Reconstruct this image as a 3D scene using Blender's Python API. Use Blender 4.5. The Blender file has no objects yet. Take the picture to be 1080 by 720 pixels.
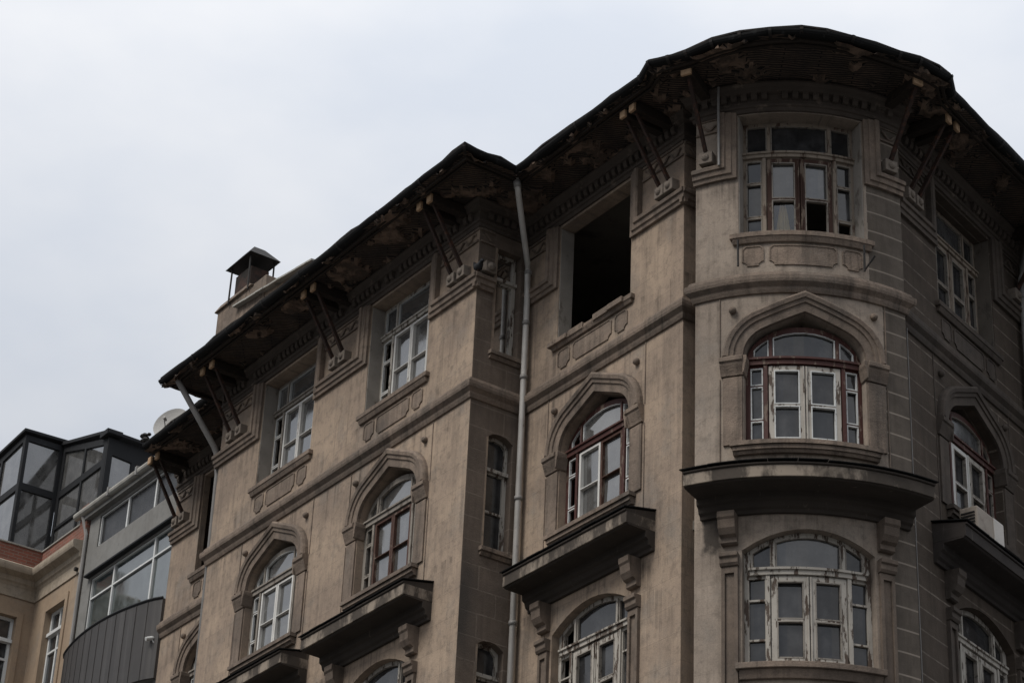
import bpy, bmesh, math, random
from mathutils import Vector, Matrix
from mathutils.geometry import tessellate_polygon
random.seed(7)
S = bpy.context.scene
COL = S.collection
Z0 = 1.6                      # camera height; authored heights are above the eye

# ------------------------------------------------------------------ materials
def nmat(name):
    m = bpy.data.materials.new(name); m.use_nodes = True
    nt = m.node_tree; nt.nodes.clear()
    out = nt.nodes.new('ShaderNodeOutputMaterial'); b = nt.nodes.new('ShaderNodeBsdfPrincipled')
    nt.links.new(b.outputs[0], out.inputs[0])
    return m, nt, b
class G:
    """tiny node-graph helper"""
    def __init__(s, nt): s.nt = nt
    def n(s, t, **kw):
        x = s.nt.nodes.new(t)
        for k, v in kw.items(): setattr(x, k, v)
        return x
    def put(s, sock, v):
        if hasattr(v, 'is_linked') or isinstance(v, bpy.types.NodeSocket): s.nt.links.new(v, sock)
        elif isinstance(v, (tuple, list)): sock.default_value = (*v, 1.0)[:len(sock.default_value)]
        else: sock.default_value = v
    def coord(s, kind, scale=(1, 1, 1), loc=(0, 0, 0)):
        t = s.n('ShaderNodeTexCoord'); mp = s.n('ShaderNodeMapping')
        mp.inputs['Scale'].default_value = scale; mp.inputs['Location'].default_value = loc
        s.nt.links.new(t.outputs[kind], mp.inputs[0]); return mp.outputs[0]
    def noise(s, vec, scale=1, detail=4, rough=.55):
        x = s.n('ShaderNodeTexNoise'); s.nt.links.new(vec, x.inputs['Vector'])
        x.inputs['Scale'].default_value = scale; x.inputs['Detail'].default_value = detail; x.inputs['Roughness'].default_value = rough
        return x.outputs['Fac']
    def ramp(s, fac, lo, hi, a=0.0, b=1.0):
        x = s.n('ShaderNodeMapRange'); x.clamp = True
        s.put(x.inputs[0], fac); x.inputs[1].default_value = lo; x.inputs[2].default_value = hi
        x.inputs[3].default_value = a; x.inputs[4].default_value = b
        return x.outputs[0]
    def mix(s, fac, a, b, mode='MIX'):
        x = s.n('ShaderNodeMix', data_type='RGBA', blend_type=mode)
        s.put(x.inputs[0], fac); s.put(x.inputs[6], a); s.put(x.inputs[7], b)
        return x.outputs[2]
    def math(s, op, a, b=0.0):
        x = s.n('ShaderNodeMath', operation=op); s.put(x.inputs[0], a); s.put(x.inputs[1], b); return x.outputs[0]
    def bump(s, h, dist=.01, strength=.6):
        x = s.n('ShaderNodeBump'); s.put(x.inputs['Height'], h)
        x.inputs['Distance'].default_value = dist; x.inputs['Strength'].default_value = strength
        return x.outputs[0]
    def brick(s, vec, bw, bh, mortar, offset=.5):
        x = s.n('ShaderNodeTexBrick'); s.nt.links.new(vec, x.inputs['Vector'])
        x.offset = offset; x.inputs['Scale'].default_value = 1
        x.inputs['Brick Width'].default_value = bw; x.inputs['Row Height'].default_value = bh
        x.inputs['Mortar Size'].default_value = mortar; x.inputs['Mortar Smooth'].default_value = .25
        x.inputs['Color1'].default_value = (0, 0, 0, 1); x.inputs['Color2'].default_value = (1, 1, 1, 1); x.inputs['Mortar'].default_value = (.5, .5, .5, 1)
        return x
def plaster(name, base, alt, soot, streak=.45, joint=.25, patch=.5, rough=.92, stain_lo=.56, mask=None, dark=None, line=None, extra=None, runs=0, bd=.012):
    m, nt, b = nmat(name); g = G(nt)
    ob = g.coord('Object'); uv = g.coord('UV')
    big = g.noise(ob, .8, 6, .62); mid = g.noise(ob, 2.3, 6, .62); fine = g.noise(ob, 42, 3); grit = g.noise(ob, 150, 2)
    c = g.mix(g.ramp(big, .40, .60), base, alt)
    c = g.mix(g.ramp(g.noise(ob, 1.25, 6, .65), .52, .70, 0, .55), c, (alt[1] * .95, alt[1] * .9, alt[1] * .82))
    c = g.mix(g.ramp(mid, .45, .75, 0, patch), c, [x * .66 for x in soot] if False else alt)
    st = g.noise(g.coord('UV', (7.0, .38, 1)), 1, 5, .6)
    c = g.mix(g.ramp(st, .52, .8, 0, streak), c, soot)
    st2 = g.noise(g.coord('UV', (2.2, .22, 1), (3, 7, 0)), 1, 4, .6)
    c = g.mix(g.ramp(st2, stain_lo, stain_lo + .18, 0, streak), c, soot)
    c = g.mix(g.ramp(fine, .3, .75, 0, .22), c, (soot[0] * .8, soot[1] * .8, soot[2] * .8))
    blot = g.noise(ob, 7.5, 6, .7)
    c = g.mix(g.ramp(blot, .5, .72, 0, .55), c, soot)
    drip = g.math('MULTIPLY', g.ramp(g.noise(g.coord('UV', (13, .55, 1), (5, 1, 0)), 1, 5, .65), .56, .72), g.ramp(g.noise(ob, 1.1, 3), .42, .6))
    c = g.mix(g.math('MULTIPLY', drip, streak), c, (soot[0] * .7, soot[1] * .7, soot[2] * .7))
    c = g.mix(g.ramp(grit, .52, .75, 0, .4), c, (base[0] * 1.35, base[1] * 1.33, base[2] * 1.3))
    if runs:
        xs = g.n('ShaderNodeSeparateXYZ'); nt.links.new(uv, xs.inputs[0]); acc = 0.0
        for lv, ln in ((20.02, .9), (18.80, .75), (17.95, 1.2), (15.33, .45), (14.42, 1.6)):
            t = g.math('MULTIPLY', g.ramp(xs.outputs[1], lv - ln + Z0, lv + Z0), g.math('LESS_THAN', xs.outputs[1], lv + Z0))
            acc = g.math('ADD', t, acc)
        rn = g.noise(g.coord('UV', (8.5, .16, 1), (2, 4, 0)), 1, 6, .68)
        gate = g.ramp(g.noise(ob, 1.6, 4, .6), .42, .60)
        c = g.mix(g.math('MULTIPLY', g.math('MULTIPLY', g.math('POWER', acc, .8), gate), g.ramp(rn, .48, .66, 0, runs)), c, (soot[0] * .62, soot[1] * .6, soot[2] * .6))
        wash = g.noise(g.coord('UV', (5, .2, 1), (8, 3, 0)), 1, 4, .6)
        c = g.mix(g.ramp(wash, .62, .74, 0, .2), c, [min(1, v * 1.25) for v in base])
    br = g.brick(uv, .95, .43, .007)
    tint = g.ramp(br.outputs['Color'], 0, 1, 0, .12)
    c = g.mix(tint, c, soot)
    c = g.mix(g.math('MULTIPLY', br.outputs['Fac'], joint), c, soot)
    h = g.math('ADD', g.math('MULTIPLY', fine, .35), g.math('ADD', g.math('MULTIPLY', mid, .8), g.math('MULTIPLY', br.outputs['Fac'], -.6 * joint)))
    if mask is not None:             # bare scored stone on part of the sheet (u beyond a limit)
        x = g.n('ShaderNodeSeparateXYZ'); nt.links.new(uv, x.inputs[0])
        hi = g.math('GREATER_THAN', x.outputs[1], 18.15 + Z0)
        lim = g.math('ADD', g.math('MULTIPLY', hi, mask[0] - mask[1]), mask[1])
        edge = g.math('ADD', x.outputs[0], g.math('MULTIPLY', g.math('SUBTRACT', g.noise(ob, 9, 3), .5), .04))
        mk = g.math('GREATER_THAN', edge, lim)
        br2 = g.brick(uv, 6.0, .33, .014, 0)
        cc = g.mix(g.ramp(mid, .35, .7), dark, [v * .7 for v in dark])
        cc = g.mix(g.ramp(st, .48, .72, 0, .7), cc, [v * .5 for v in dark])
        cc = g.mix(g.ramp(blot, .45, .7, 0, .6), cc, [v * .55 for v in dark])
        cc = g.mix(g.math('MULTIPLY', br2.outputs['Fac'], g.ramp(big, .3, .6, .6, .95)), cc, line)
        c = g.mix(mk, c, cc)
    if extra: c = extra(g, c, ob, uv)
    g.put(b.inputs['Base Color'], c); b.inputs['Roughness'].default_value = rough
    b.inputs['Specular IOR Level'].default_value = .25
    g.put(b.inputs['Normal'], g.bump(h, bd, .8))
    return m
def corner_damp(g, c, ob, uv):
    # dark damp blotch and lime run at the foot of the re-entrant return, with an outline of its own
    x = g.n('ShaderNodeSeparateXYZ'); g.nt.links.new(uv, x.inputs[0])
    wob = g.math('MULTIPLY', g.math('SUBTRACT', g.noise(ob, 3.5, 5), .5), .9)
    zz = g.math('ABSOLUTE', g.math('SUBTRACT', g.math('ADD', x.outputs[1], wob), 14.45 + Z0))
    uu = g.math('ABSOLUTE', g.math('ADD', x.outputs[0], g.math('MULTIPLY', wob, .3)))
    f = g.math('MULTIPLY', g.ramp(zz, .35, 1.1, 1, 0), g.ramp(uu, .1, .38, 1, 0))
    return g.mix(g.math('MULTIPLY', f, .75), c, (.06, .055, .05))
def bay_soot(g, c, ob, uv):
    # black soot blotch with a ragged edge beside the left console, and one rust run on the string course line
    x = g.n('ShaderNodeSeparateXYZ'); g.nt.links.new(uv, x.inputs[0])
    wob = g.math('MULTIPLY', g.math('SUBTRACT', g.noise(ob, 5, 5), .5), .45)
    zz = g.math('ABSOLUTE', g.math('SUBTRACT', g.math('ADD', x.outputs[1], wob), 14.3 + Z0))
    uu = g.math('ABSOLUTE', g.math('ADD', g.math('ADD', x.outputs[0], g.math('MULTIPLY', wob, .4)), 1.36))
    f = g.math('MULTIPLY', g.ramp(zz, .33, .45, 1, 0), g.ramp(uu, .11, .17, 1, 0))
    return g.mix(g.math('MULTIPLY', f, .85), c, (.03, .026, .023))
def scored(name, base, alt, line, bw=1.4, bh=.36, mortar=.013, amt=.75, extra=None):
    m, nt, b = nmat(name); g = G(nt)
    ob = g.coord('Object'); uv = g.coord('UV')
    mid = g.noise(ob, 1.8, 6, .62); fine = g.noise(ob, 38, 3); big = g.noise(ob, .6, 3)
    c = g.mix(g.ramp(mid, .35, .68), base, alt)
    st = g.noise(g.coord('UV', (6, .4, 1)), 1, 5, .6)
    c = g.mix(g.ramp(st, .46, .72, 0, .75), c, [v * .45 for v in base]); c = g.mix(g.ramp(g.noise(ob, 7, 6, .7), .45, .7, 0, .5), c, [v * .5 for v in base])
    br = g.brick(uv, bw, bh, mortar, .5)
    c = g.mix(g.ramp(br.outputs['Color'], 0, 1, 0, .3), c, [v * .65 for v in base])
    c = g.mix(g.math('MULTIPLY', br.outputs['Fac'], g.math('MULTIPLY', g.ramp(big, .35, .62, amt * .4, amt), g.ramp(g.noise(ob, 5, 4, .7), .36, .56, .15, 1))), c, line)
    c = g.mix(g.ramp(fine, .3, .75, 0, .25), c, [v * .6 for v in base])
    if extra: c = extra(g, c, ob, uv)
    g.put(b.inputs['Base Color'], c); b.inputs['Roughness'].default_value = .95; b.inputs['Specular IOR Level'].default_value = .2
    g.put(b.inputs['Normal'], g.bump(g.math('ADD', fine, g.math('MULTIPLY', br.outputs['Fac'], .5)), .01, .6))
    return m
def worn(name, base, under, lo=.55, hi=.6, scale=9, rough=.6, stretch=(1, 1, 1), soot=.3, metallic=0, spec=.3, dist=.004):
    """paint or coating that has flaked off in patches down to what lies under it"""
    m, nt, b = nmat(name); g = G(nt)
    ob = g.coord('Object', stretch); o1 = g.coord('Object')
    a = g.noise(ob, scale, 7, .68); f = g.ramp(a, lo, hi)
    d = g.noise(o1, 3, 5); e = g.noise(o1, 55, 3)
    c = g.mix(g.ramp(d, .4, .75, 0, soot), base, [v * .45 for v in base])
    c = g.mix(g.ramp(e, .45, .8, 0, .3), c, [v * .6 for v in base])
    c = g.mix(f, c, under)
    g.put(b.inputs['Base Color'], c); b.inputs['Roughness'].default_value = rough
    b.inputs['Metallic'].default_value = metallic; b.inputs['Specular IOR Level'].default_value = spec
    g.put(b.inputs['Normal'], g.bump(g.math('SUBTRACT', g.math('MULTIPLY', e, .3), f), dist, .7))
    return m
def glass(name, base, ior=1.75, rough=.03):
    m, nt, b = nmat(name); g = G(nt)
    ob = g.coord('Object')
    d = g.noise(ob, 2.6, 6, .65); w = g.noise(ob, 1.3, 2)
    run = g.noise(g.coord('UV', (9, .6, 1)), 1, 4)
    dirt = g.math('MULTIPLY', g.ramp(d, .42, .8), g.ramp(run, .3, .7, .4, 1))
    g.put(b.inputs['Base Color'], g.mix(dirt, base, [v * 2.2 + .03 for v in base]))
    g.put(b.inputs['Roughness'], g.ramp(dirt, 0, 1, rough, .3)); b.inputs['IOR'].default_value = ior
    g.put(b.inputs['Normal'], g.bump(w, .02, .07))
    return m
def clear_glass(name):
    m, nt, b = nmat(name); g = G(nt)
    t = g.n('ShaderNodeBsdfTransparent'); t.inputs[0].default_value = (.86, .90, .95, 1)
    gl = g.n('ShaderNodeBsdfGlossy'); gl.inputs['Roughness'].default_value = .04
    fr = g.n('ShaderNodeFresnel'); fr.inputs['IOR'].default_value = 1.5
    mx = g.n('ShaderNodeMixShader'); nt.links.new(fr.outputs[0], mx.inputs[0]); nt.links.new(t.outputs[0], mx.inputs[1]); nt.links.new(gl.outputs[0], mx.inputs[2])
    nt.links.new(mx.outputs[0], [n for n in nt.nodes if n.type == 'OUTPUT_MATERIAL'][0].inputs[0])
    return m
SOOT = (.085, .070, .058)
M = {}
M['plaster'] = plaster('tan_plaster', (.385, .296, .220), (.262, .202, .157), SOOT, streak=.5, joint=.16, runs=.9)
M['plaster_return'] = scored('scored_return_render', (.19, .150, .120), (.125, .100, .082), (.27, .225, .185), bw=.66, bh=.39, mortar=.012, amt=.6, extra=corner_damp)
M['bay_plaster'] = plaster('bay_plaster', (.36, .298, .242), (.25, .206, .168), SOOT, streak=.6, joint=.10, mask=(1.0, 1.21), dark=(.13, .108, .088), line=(.27, .23, .19), extra=bay_soot, runs=.85)
M['stone'] = plaster('moulded_stone', (.262, .202, .158), (.155, .122, .098), (.043, .036, .031), streak=.9, joint=0, patch=.9, bd=.03)
M['low_stone'] = plaster('darker_moulded_stone', (.20, .155, .122), (.125, .099, .08), (.045, .037, .031), streak=.8, joint=0, patch=.9)  # consoles and pilasters below the ledges, darker than the other moulded stone
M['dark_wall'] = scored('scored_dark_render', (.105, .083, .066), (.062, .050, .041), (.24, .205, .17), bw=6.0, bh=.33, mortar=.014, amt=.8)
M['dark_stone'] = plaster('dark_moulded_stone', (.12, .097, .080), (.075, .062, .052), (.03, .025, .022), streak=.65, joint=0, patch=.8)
M['lining'] = worn('grey_reveal_lining', (.30, .275, .245), (.14, .12, .10), .56, .66, 5, .9, (1, 1, .5), .5)
M['lining_dark'] = worn('dark_reveal_lining', (.15, .13, .11), (.08, .07, .06), .56, .66, 5, .9, (1, 1, .5), .5)
M['ledge'] = worn('sooty_ledge', (.050, .041, .034), (.14, .115, .09), .62, .74, 3.2, .95, (3.2, 3.2, .25), .5)
M['ledge_lip'] = worn('streaked_ledge_edge', (.075, .062, .051), (.27, .225, .18), .47, .60, 1.5, .95, (1.5, 1.5, .7), .8)
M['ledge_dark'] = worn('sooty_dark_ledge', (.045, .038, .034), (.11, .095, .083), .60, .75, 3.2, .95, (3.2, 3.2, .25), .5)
M['soffit'] = worn('peeling_soffit', (.22, .155, .115), (.075, .057, .045), .45, .58, 3.6, .95, (1, 1, 1), .8, dist=.03)
def lathm():
    m, nt, b = nmat('bare_lath'); g = G(nt); ob = g.coord('Object'); uv = g.coord('UV')
    br = g.brick(uv, 1.1, .055, .012); n1 = g.noise(ob, 2.2, 6, .65); n2 = g.noise(ob, 14, 4)
    c = g.mix(g.ramp(n1, .4, .66), (.055, .042, .034), (.115, .080, .058)); c = g.mix(br.outputs['Fac'], c, (.010, .008, .007))
    c = g.mix(g.ramp(n2, .5, .75, 0, .6), c, (.02, .016, .014)); g.put(b.inputs['Base Color'], c); b.inputs['Roughness'].default_value = .95
    g.put(b.inputs['Normal'], g.bump(g.math('SUBTRACT', n2, br.outputs['Fac']), .02, .9)); return m
M['lath'] = lathm()
M['cornice'] = worn('sooty_cornice', (.085, .069, .058), (.17, .137, .11), .58, .7, 4, .95, (1, 1, 1), .6)
M['gutter'] = worn('black_gutter', (.012, .012, .012), (.03, .03, .03), .60, .7, 5, .8, (1, 1, 1), .3, spec=.15)
M['roof'] = worn('dark_roof', (.05, .045, .042), (.09, .07, .06), .55, .65, 4, .9)
M['iron'] = worn('rusted_iron', (.030, .018, .014), (.07, .03, .018), .5, .65, 11, .85)
M['black_iron'] = worn('black_iron', (.018, .016, .015), (.05, .03, .02), .58, .7, 11, .7)
M['timber'] = worn('sawn_timber_end', (.46, .31, .19), (.20, .12, .07), .55, .7, 18, .9, soot=.6)
M['beam'] = worn('old_beam', (.030, .023, .018), (.06, .042, .03), .55, .7, 12, .9)
M['block'] = worn('bracket_block_stone', (.20, .168, .14), (.09, .075, .064), .55, .7, 8, .95, soot=.5)
M['white'] = worn('white_paint', (.60, .59, .56), (.23, .19, .15), .62, .66, 12, .6, (1, 1, .35), .35)
M['peel'] = worn('peeling_white_paint', (.41, .38, .335), (.085, .062, .048), .535, .565, 10, .75, (1.2, 1.2, .28), .45, dist=.008)
M['grey'] = worn('weathered_grey_paint', (.24, .215, .185), (.10, .08, .065), .55, .62, 11, .8, (1.2, 1.2, .3), .4)
M['beige'] = worn('weathered_beige_paint', (.27, .225, .18), (.085, .055, .04), .54, .62, 9, .8, (1.2, 1.2, .3), .5)
M['red'] = worn('dark_red_paint', (.062, .021, .016), (.14, .10, .075), .565, .615, 12, .6, (1.2, 1.2, .3), .5)
M['brown'] = worn('red_brown_paint', (.070, .032, .021), (.17, .13, .10), .56, .62, 11, .65, (1.2, 1.2, .3), .5)
M['umber'] = worn('flaking_umber_paint', (.050, .024, .017), (.17, .13, .10), .52, .57, 10, .8, (1.2, 1.2, .3), .5)
M['bead'] = worn('putty_bead', (.56, .57, .56), (.26, .24, .21), .58, .66, 14, .7, (1, 1, 1), .3)
M['bead_dull'] = worn('dull_putty_bead', (.26, .235, .205), (.10, .085, .07), .55, .62, 14, .8, (1, 1, 1), .3)
M['glass'] = glass('old_window_glass', (.024, .024, .025), 1.58)
M['glass_sky'] = glass('bright_window_glass', (.070, .069, .067), 2.5, .02)
M['glass_dirty'] = glass('dirty_window_glass', (.060, .060, .060), 1.8, .12)
M['glass_clear'] = clear_glass('clear_window_glass')
M['zinc'] = worn('zinc_pipe', (.50, .48, .45), (.17, .15, .13), .6, .72, 6, .55, (1, 1, .5), .4, metallic=.15)
M['zinc_dark'] = worn('dull_zinc_pipe', (.25, .24, .23), (.12, .10, .09), .6, .72, 6, .6, (1, 1, .5), .4, metallic=.15)
M['concrete'] = plaster('grey_render', (.235, .232, .222), (.195, .192, .182), (.12, .118, .112), streak=.35, joint=0, patch=.4)
M['alu_white'] = worn('white_aluminium', (.62, .63, .62), (.5, .5, .5), .7, .8, 8, .4, soot=.15)
M['modern_glass'] = glass('modern_glass', (.045, .055, .055), 2.6, .02)
M['modern_glass_dark'] = glass('shaded_glass', (.022, .022, .023), 1.25, .2)
M['seam'] = worn('standing_seam_sheet', (.046, .042, .040), (.075, .07, .067), .5, .7, 2.2, .5, (2, 2, .1), .3, spec=.4)
M['slab'] = worn('pale_roof_edge', (.33, .32, .29), (.12, .115, .105), .57, .68, 5, .85, soot=.5)
M['ochre'] = plaster('ochre_plaster', (.36, .275, .195), (.30, .225, .16), (.20, .145, .10), streak=.3, joint=.05, patch=.4)
M['limestone'] = plaster('limestone_cornice', (.43, .365, .285), (.34, .285, .22), (.14, .115, .09), streak=.5, joint=0, patch=.6)
def brickmat():
    m, nt, b = nmat('red_brick'); g = G(nt); uv = g.coord('UV'); ob = g.coord('Object')
    br = g.brick(uv, .22, .075, .008); d = g.noise(ob, 5, 5)
    c = g.mix(g.ramp(br.outputs['Color'], 0, 1), (.25, .085, .055), (.16, .06, .04))
    c = g.mix(g.ramp(d, .4, .7, 0, .6), c, (.15, .07, .05)); c = g.mix(br.outputs['Fac'], c, (.20, .15, .12))
    g.put(b.inputs['Base Color'], c); b.inputs['Roughness'].default_value = .95
    g.put(b.inputs['Normal'], g.bump(g.math('SUBTRACT', d, br.outputs['Fac']), .006, .7)); return m
M['brick'] = brickmat()
M['brick_sooty'] = worn('sooty_brick', (.055, .032, .025), (.02, .017, .015), .42, .56, 2.5, .95)
M['black_alu'] = worn('anthracite_aluminium', (.018, .019, .021), (.035, .036, .038), .6, .75, 3, .7, soot=.2, spec=.2)
M['ac'] = worn('beige_casing', (.34, .29, .24), (.22, .18, .15), .55, .7, 6, .6, soot=.35)
M['ac_light'] = worn('pale_casing', (.60, .56, .51), (.4, .36, .32), .62, .75, 6, .6, soot=.25)
M['dish'] = worn('pale_grey_dish', (.40, .39, .37), (.28, .26, .24), .58, .7, 5, .7, soot=.2)
M['curtain'] = worn('faded_yellow_cloth', (.74, .50, .20), (.55, .36, .13), .55, .75, 9, .95, (3, 3, .3), .4)
M['pigeon'] = worn('slate_feathers', (.022, .023, .026), (.05, .05, .055), .5, .7, 14, .7)
M['plaster_in'] = worn('inner_plaster', (.16, .145, .125), (.09, .08, .07), .55, .65, 2, .95)
def plainm(name, c, rough=.9):
    m, nt, b = nmat(name); b.inputs['Base Color'].default_value = (*c, 1); b.inputs['Roughness'].default_value = rough; return m
def groundm(name, c, c2):
    m, nt, b = nmat(name); g = G(nt); ob = g.coord('Object')
    g.put(b.inputs['Base Color'], g.mix(g.ramp(g.noise(ob, .7, 6), .35, .7), c, c2)); b.inputs['Roughness'].default_value = .9; return m
M['asphalt'] = groundm('asphalt', (.05, .05, .05), (.07, .068, .065)); M['paving'] = groundm('paving', (.15, .14, .13), (.11, .10, .095))
def lampm():
    m, nt, b = nmat('lit_tube'); b.inputs['Base Color'].default_value = (.8, .85, .9, 1)
    b.inputs['Emission Color'].default_value = (.80, .93, 1, 1); b.inputs['Emission Strength'].default_value = 1.1; return m
M['tube'] = lampm()

# ------------------------------------------------------------------ frames and mesh builder
def V2(x, y): return Vector((x, y))
class Flat:
    curved = False
    def __init__(s, p, e, zo=0): s.p = V2(*p); s.e = V2(*e).normalized(); s.n = V2(s.e.y, -s.e.x); s.zo = zo
    def map(s, u, d, z):
        q = s.p + s.e * u + s.n * d; return Vector((q.x, q.y, z + Z0 + s.zo))
    def off(s, d): return Flat(s.p + s.n * d, s.e, s.zo)
class Bay:
    curved = True
    def __init__(s, c, R, zo=0): s.c = V2(*c); s.R = R; s.zo = zo
    def map(s, u, d, z):
        t = u / s.R; r = s.R + d
        return Vector((s.c.x + r * math.sin(t), s.c.y - r * math.cos(t), z + Z0 + s.zo))
def empty(name, loc):
    o = bpy.data.objects.new(name, None); o.location = loc; COL.objects.link(o); return o
def tag(o, label=None, cat=None, group=None, kind=None):
    if label: o['label'] = label
    if cat: o['category'] = cat
    if group: o['group'] = group
    if kind: o['kind'] = kind
    return o
def root_loc(p):
    while p is not None and p.parent is not None: p = p.parent
    return Vector(p.location) if p is not None else Vector((0, 0, 0))
class MB:
    def __init__(s, fr): s.fr = fr; s.v = []; s.f = []
    def add(s, vs, fs):
        o = len(s.v); s.v += vs; s.f += [[i + o for i in f] for f in fs]; return s
    def box(s, u0, u1, d0, d1, z0, z1):
        return s.add([(u0, d0, z0), (u1, d0, z0), (u1, d1, z0), (u0, d1, z0), (u0, d0, z1), (u1, d0, z1), (u1, d1, z1), (u0, d1, z1)],
                     [(0, 3, 2, 1), (4, 5, 6, 7), (0, 1, 5, 4), (1, 2, 6, 5), (2, 3, 7, 6), (3, 0, 4, 7)])
    def hexa(s, pts, fs=((0, 3, 2, 1), (4, 5, 6, 7), (0, 1, 5, 4), (1, 2, 6, 5), (2, 3, 7, 6), (3, 0, 4, 7))):
        return s.add(list(pts), [list(f) for f in fs])
    def prism(s, outer, holes, d0, d1):
        loops = [list(outer)] + [list(h) for h in holes]
        flat = [p for l in loops for p in l]; n = len(flat)
        tris = tessellate_polygon([[Vector((p[0], p[1], 0)) for p in l] for l in loops])
        vs = [(p[0], d1, p[1]) for p in flat] + [(p[0], d0, p[1]) for p in flat]
        fs = [list(t) for t in tris] + [[i + n for i in reversed(t)] for t in tris]
        k = 0
        for l in loops:
            m = len(l)
            for i in range(m):
                a, b2 = k + i, k + (i + 1) % m
                fs.append([a, b2, b2 + n, a + n])
            k += m
        return s.add(vs, fs)
    def extr(s, prof, u0, u1):
        n = len(prof)
        vs = [(u0, d, z) for d, z in prof] + [(u1, d, z) for d, z in prof]
        fs = [[i, (i + 1) % n, (i + 1) % n + n, i + n] for i in range(n)]
        tr = tessellate_polygon([[Vector((d, z, 0)) for d, z in prof]])
        fs += [list(t) for t in tr] + [[i + n for i in reversed(t)] for t in tr]
        return s.add(vs, fs)
    def sweep(s, path, prof, closed=False):
        """moulding along a path in the wall plane; profile points are (t to the left of travel, depth)"""
        n = len(prof); P = [V2(*p) for p in path]; m = len(P); rings = []
        for i in range(m):
            a = (P[i] - P[i - 1]).normalized() if (i > 0 or closed) else None
            b = (P[(i + 1) % m] - P[i]).normalized() if (i < m - 1 or closed) else None
            if a is None: a = b
            if b is None: b = a
            na, nb = V2(-a.y, a.x), V2(-b.y, b.x); k = (na + nb)
            k = k / max(.35, 1 + na.dot(nb))
            rings.append([(P[i].x + k.x * t, d, P[i].y + k.y * t) for t, d in prof])
        vs = [v for r in rings for v in r]; fs = []
        for i in range(m if closed else m - 1):
            j = (i + 1) % m
            for q in range(n):
                fs.append([i * n + q, i * n + (q + 1) % n, j * n + (q + 1) % n, j * n + q])
        if not closed:
            tr = tessellate_polygon([[Vector((t, d, 0)) for t, d in prof]])
            fs += [list(t) for t in tr] + [[x + (m - 1) * n for x in reversed(t)] for t in tr]
        return s.add(vs, fs)
    def tube(s, pts, rad, n=8):
        P = [Vector(p) for p in pts]; m = len(P); R = rad if isinstance(rad, (list, tuple)) else [rad] * m; vs = []
        for i in range(m):
            t = (P[min(i + 1, m - 1)] - P[max(i - 1, 0)]).normalized()
            a = t.cross(Vector((0, 0, 1)))
            if a.length < .1: a = t.cross(Vector((1, 0, 0)))
            a.normalize(); b = a.cross(t)
            vs += [tuple(P[i] + (a * math.cos(6.2832 * k / n) + b * math.sin(6.2832 * k / n)) * R[i]) for k in range(n)]
        fs = [[i * n + k, i * n + (k + 1) % n, (i + 1) * n + (k + 1) % n, (i + 1) * n + k] for i in range(m - 1) for k in range(n)]
        fs += [list(range(n))[::-1], [(m - 1) * n + k for k in range(n)]]
        return s.add(vs, fs)
    def ball(s, c, r, sc=(1, 1, 1), n=10, h=7):
        pts = [(c[0], c[1], c[2] - r * sc[2])]
        for i in range(1, h):
            a = -math.pi / 2 + math.pi * i / h
            pts += [(c[0] + r * sc[0] * math.cos(a) * math.cos(6.2832 * k / n), c[1] + r * sc[1] * math.cos(a) * math.sin(6.2832 * k / n), c[2] + r * sc[2] * math.sin(a)) for k in range(n)]
        pts.append((c[0], c[1], c[2] + r * sc[2])); fs = []
        for k in range(n): fs.append([0, 1 + (k + 1) % n, 1 + k])
        for i in range(h - 2):
            for k in range(n): fs.append([1 + i * n + k, 1 + i * n + (k + 1) % n, 1 + (i + 1) * n + (k + 1) % n, 1 + (i + 1) * n + k])
        for k in range(n): fs.append([1 + (h - 2) * n + k, 1 + (h - 2) * n + (k + 1) % n, len(pts) - 1])
        return s.add(pts, fs)
    def build(s, name, mat, parent=None, bevel=0, smooth=False, loc=None):
        bm = bmesh.new(); vs = [bm.verts.new(v) for v in s.v]
        for f in s.f:
            try: bm.faces.new([vs[i] for i in f])
            except ValueError: pass
        bmesh.ops.recalc_face_normals(bm, faces=bm.faces)
        if s.fr is not None and s.fr.curved:
            us = [v.co.x for v in bm.verts]; step = .16
            k = math.ceil(min(us) / step + .01)
            while k * step < max(us) - .005:
                bmesh.ops.bisect_plane(bm, geom=bm.verts[:] + bm.edges[:] + bm.faces[:], dist=1e-5, plane_co=(k * step, 0, 0), plane_no=(1, 0, 0))
                k += 1
        bm.normal_update(); uvl = bm.loops.layers.uv.new('UVMap')
        for f in bm.faces:
            nx, ny, nz = abs(f.normal.x), abs(f.normal.y), abs(f.normal.z)
            for l in f.loops:
                c = l.vert.co
                l[uvl].uv = (c.x, c.z + Z0) if ny >= max(nx, nz) - .05 else ((c.y - 37.3, c.z + Z0) if nx > nz else (c.x, c.y + 11.7))
        rl = root_loc(parent) if loc is None else Vector(loc)
        for v in bm.verts:
            c = v.co; v.co = (s.fr.map(c.x, c.y, c.z) if s.fr is not None else Vector((c.x, c.y, c.z + Z0))) - rl
        if smooth:
            for f in bm.faces: f.smooth = True
        me = bpy.data.meshes.new(name); bm.to_mesh(me); bm.free(); me.materials.append(mat)
        o = bpy.data.objects.new(name, me); COL.objects.link(o)
        if parent is not None: o.parent = parent
        elif loc is not None: o.location = rl
        if bevel:
            md = o.modifiers.new('edge', 'BEVEL'); md.width = bevel; md.segments = 2; md.limit_method = 'ANGLE'; md.angle_limit = .6
        return o
def plan_offset(poly, d):
    P = [V2(*p) for p in poly]; out = []
    for i in range(len(P)):
        a = (P[i] - P[i - 1]).normalized() if i > 0 else None
        b = (P[i + 1] - P[i]).normalized() if i < len(P) - 1 else None
        a = a or b; b = b or a
        na, nb = V2(a.y, -a.x), V2(b.y, -b.x); k = (na + nb) / max(.3, 1 + na.dot(nb))
        out.append(P[i] + k * d)
    return out
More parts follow.
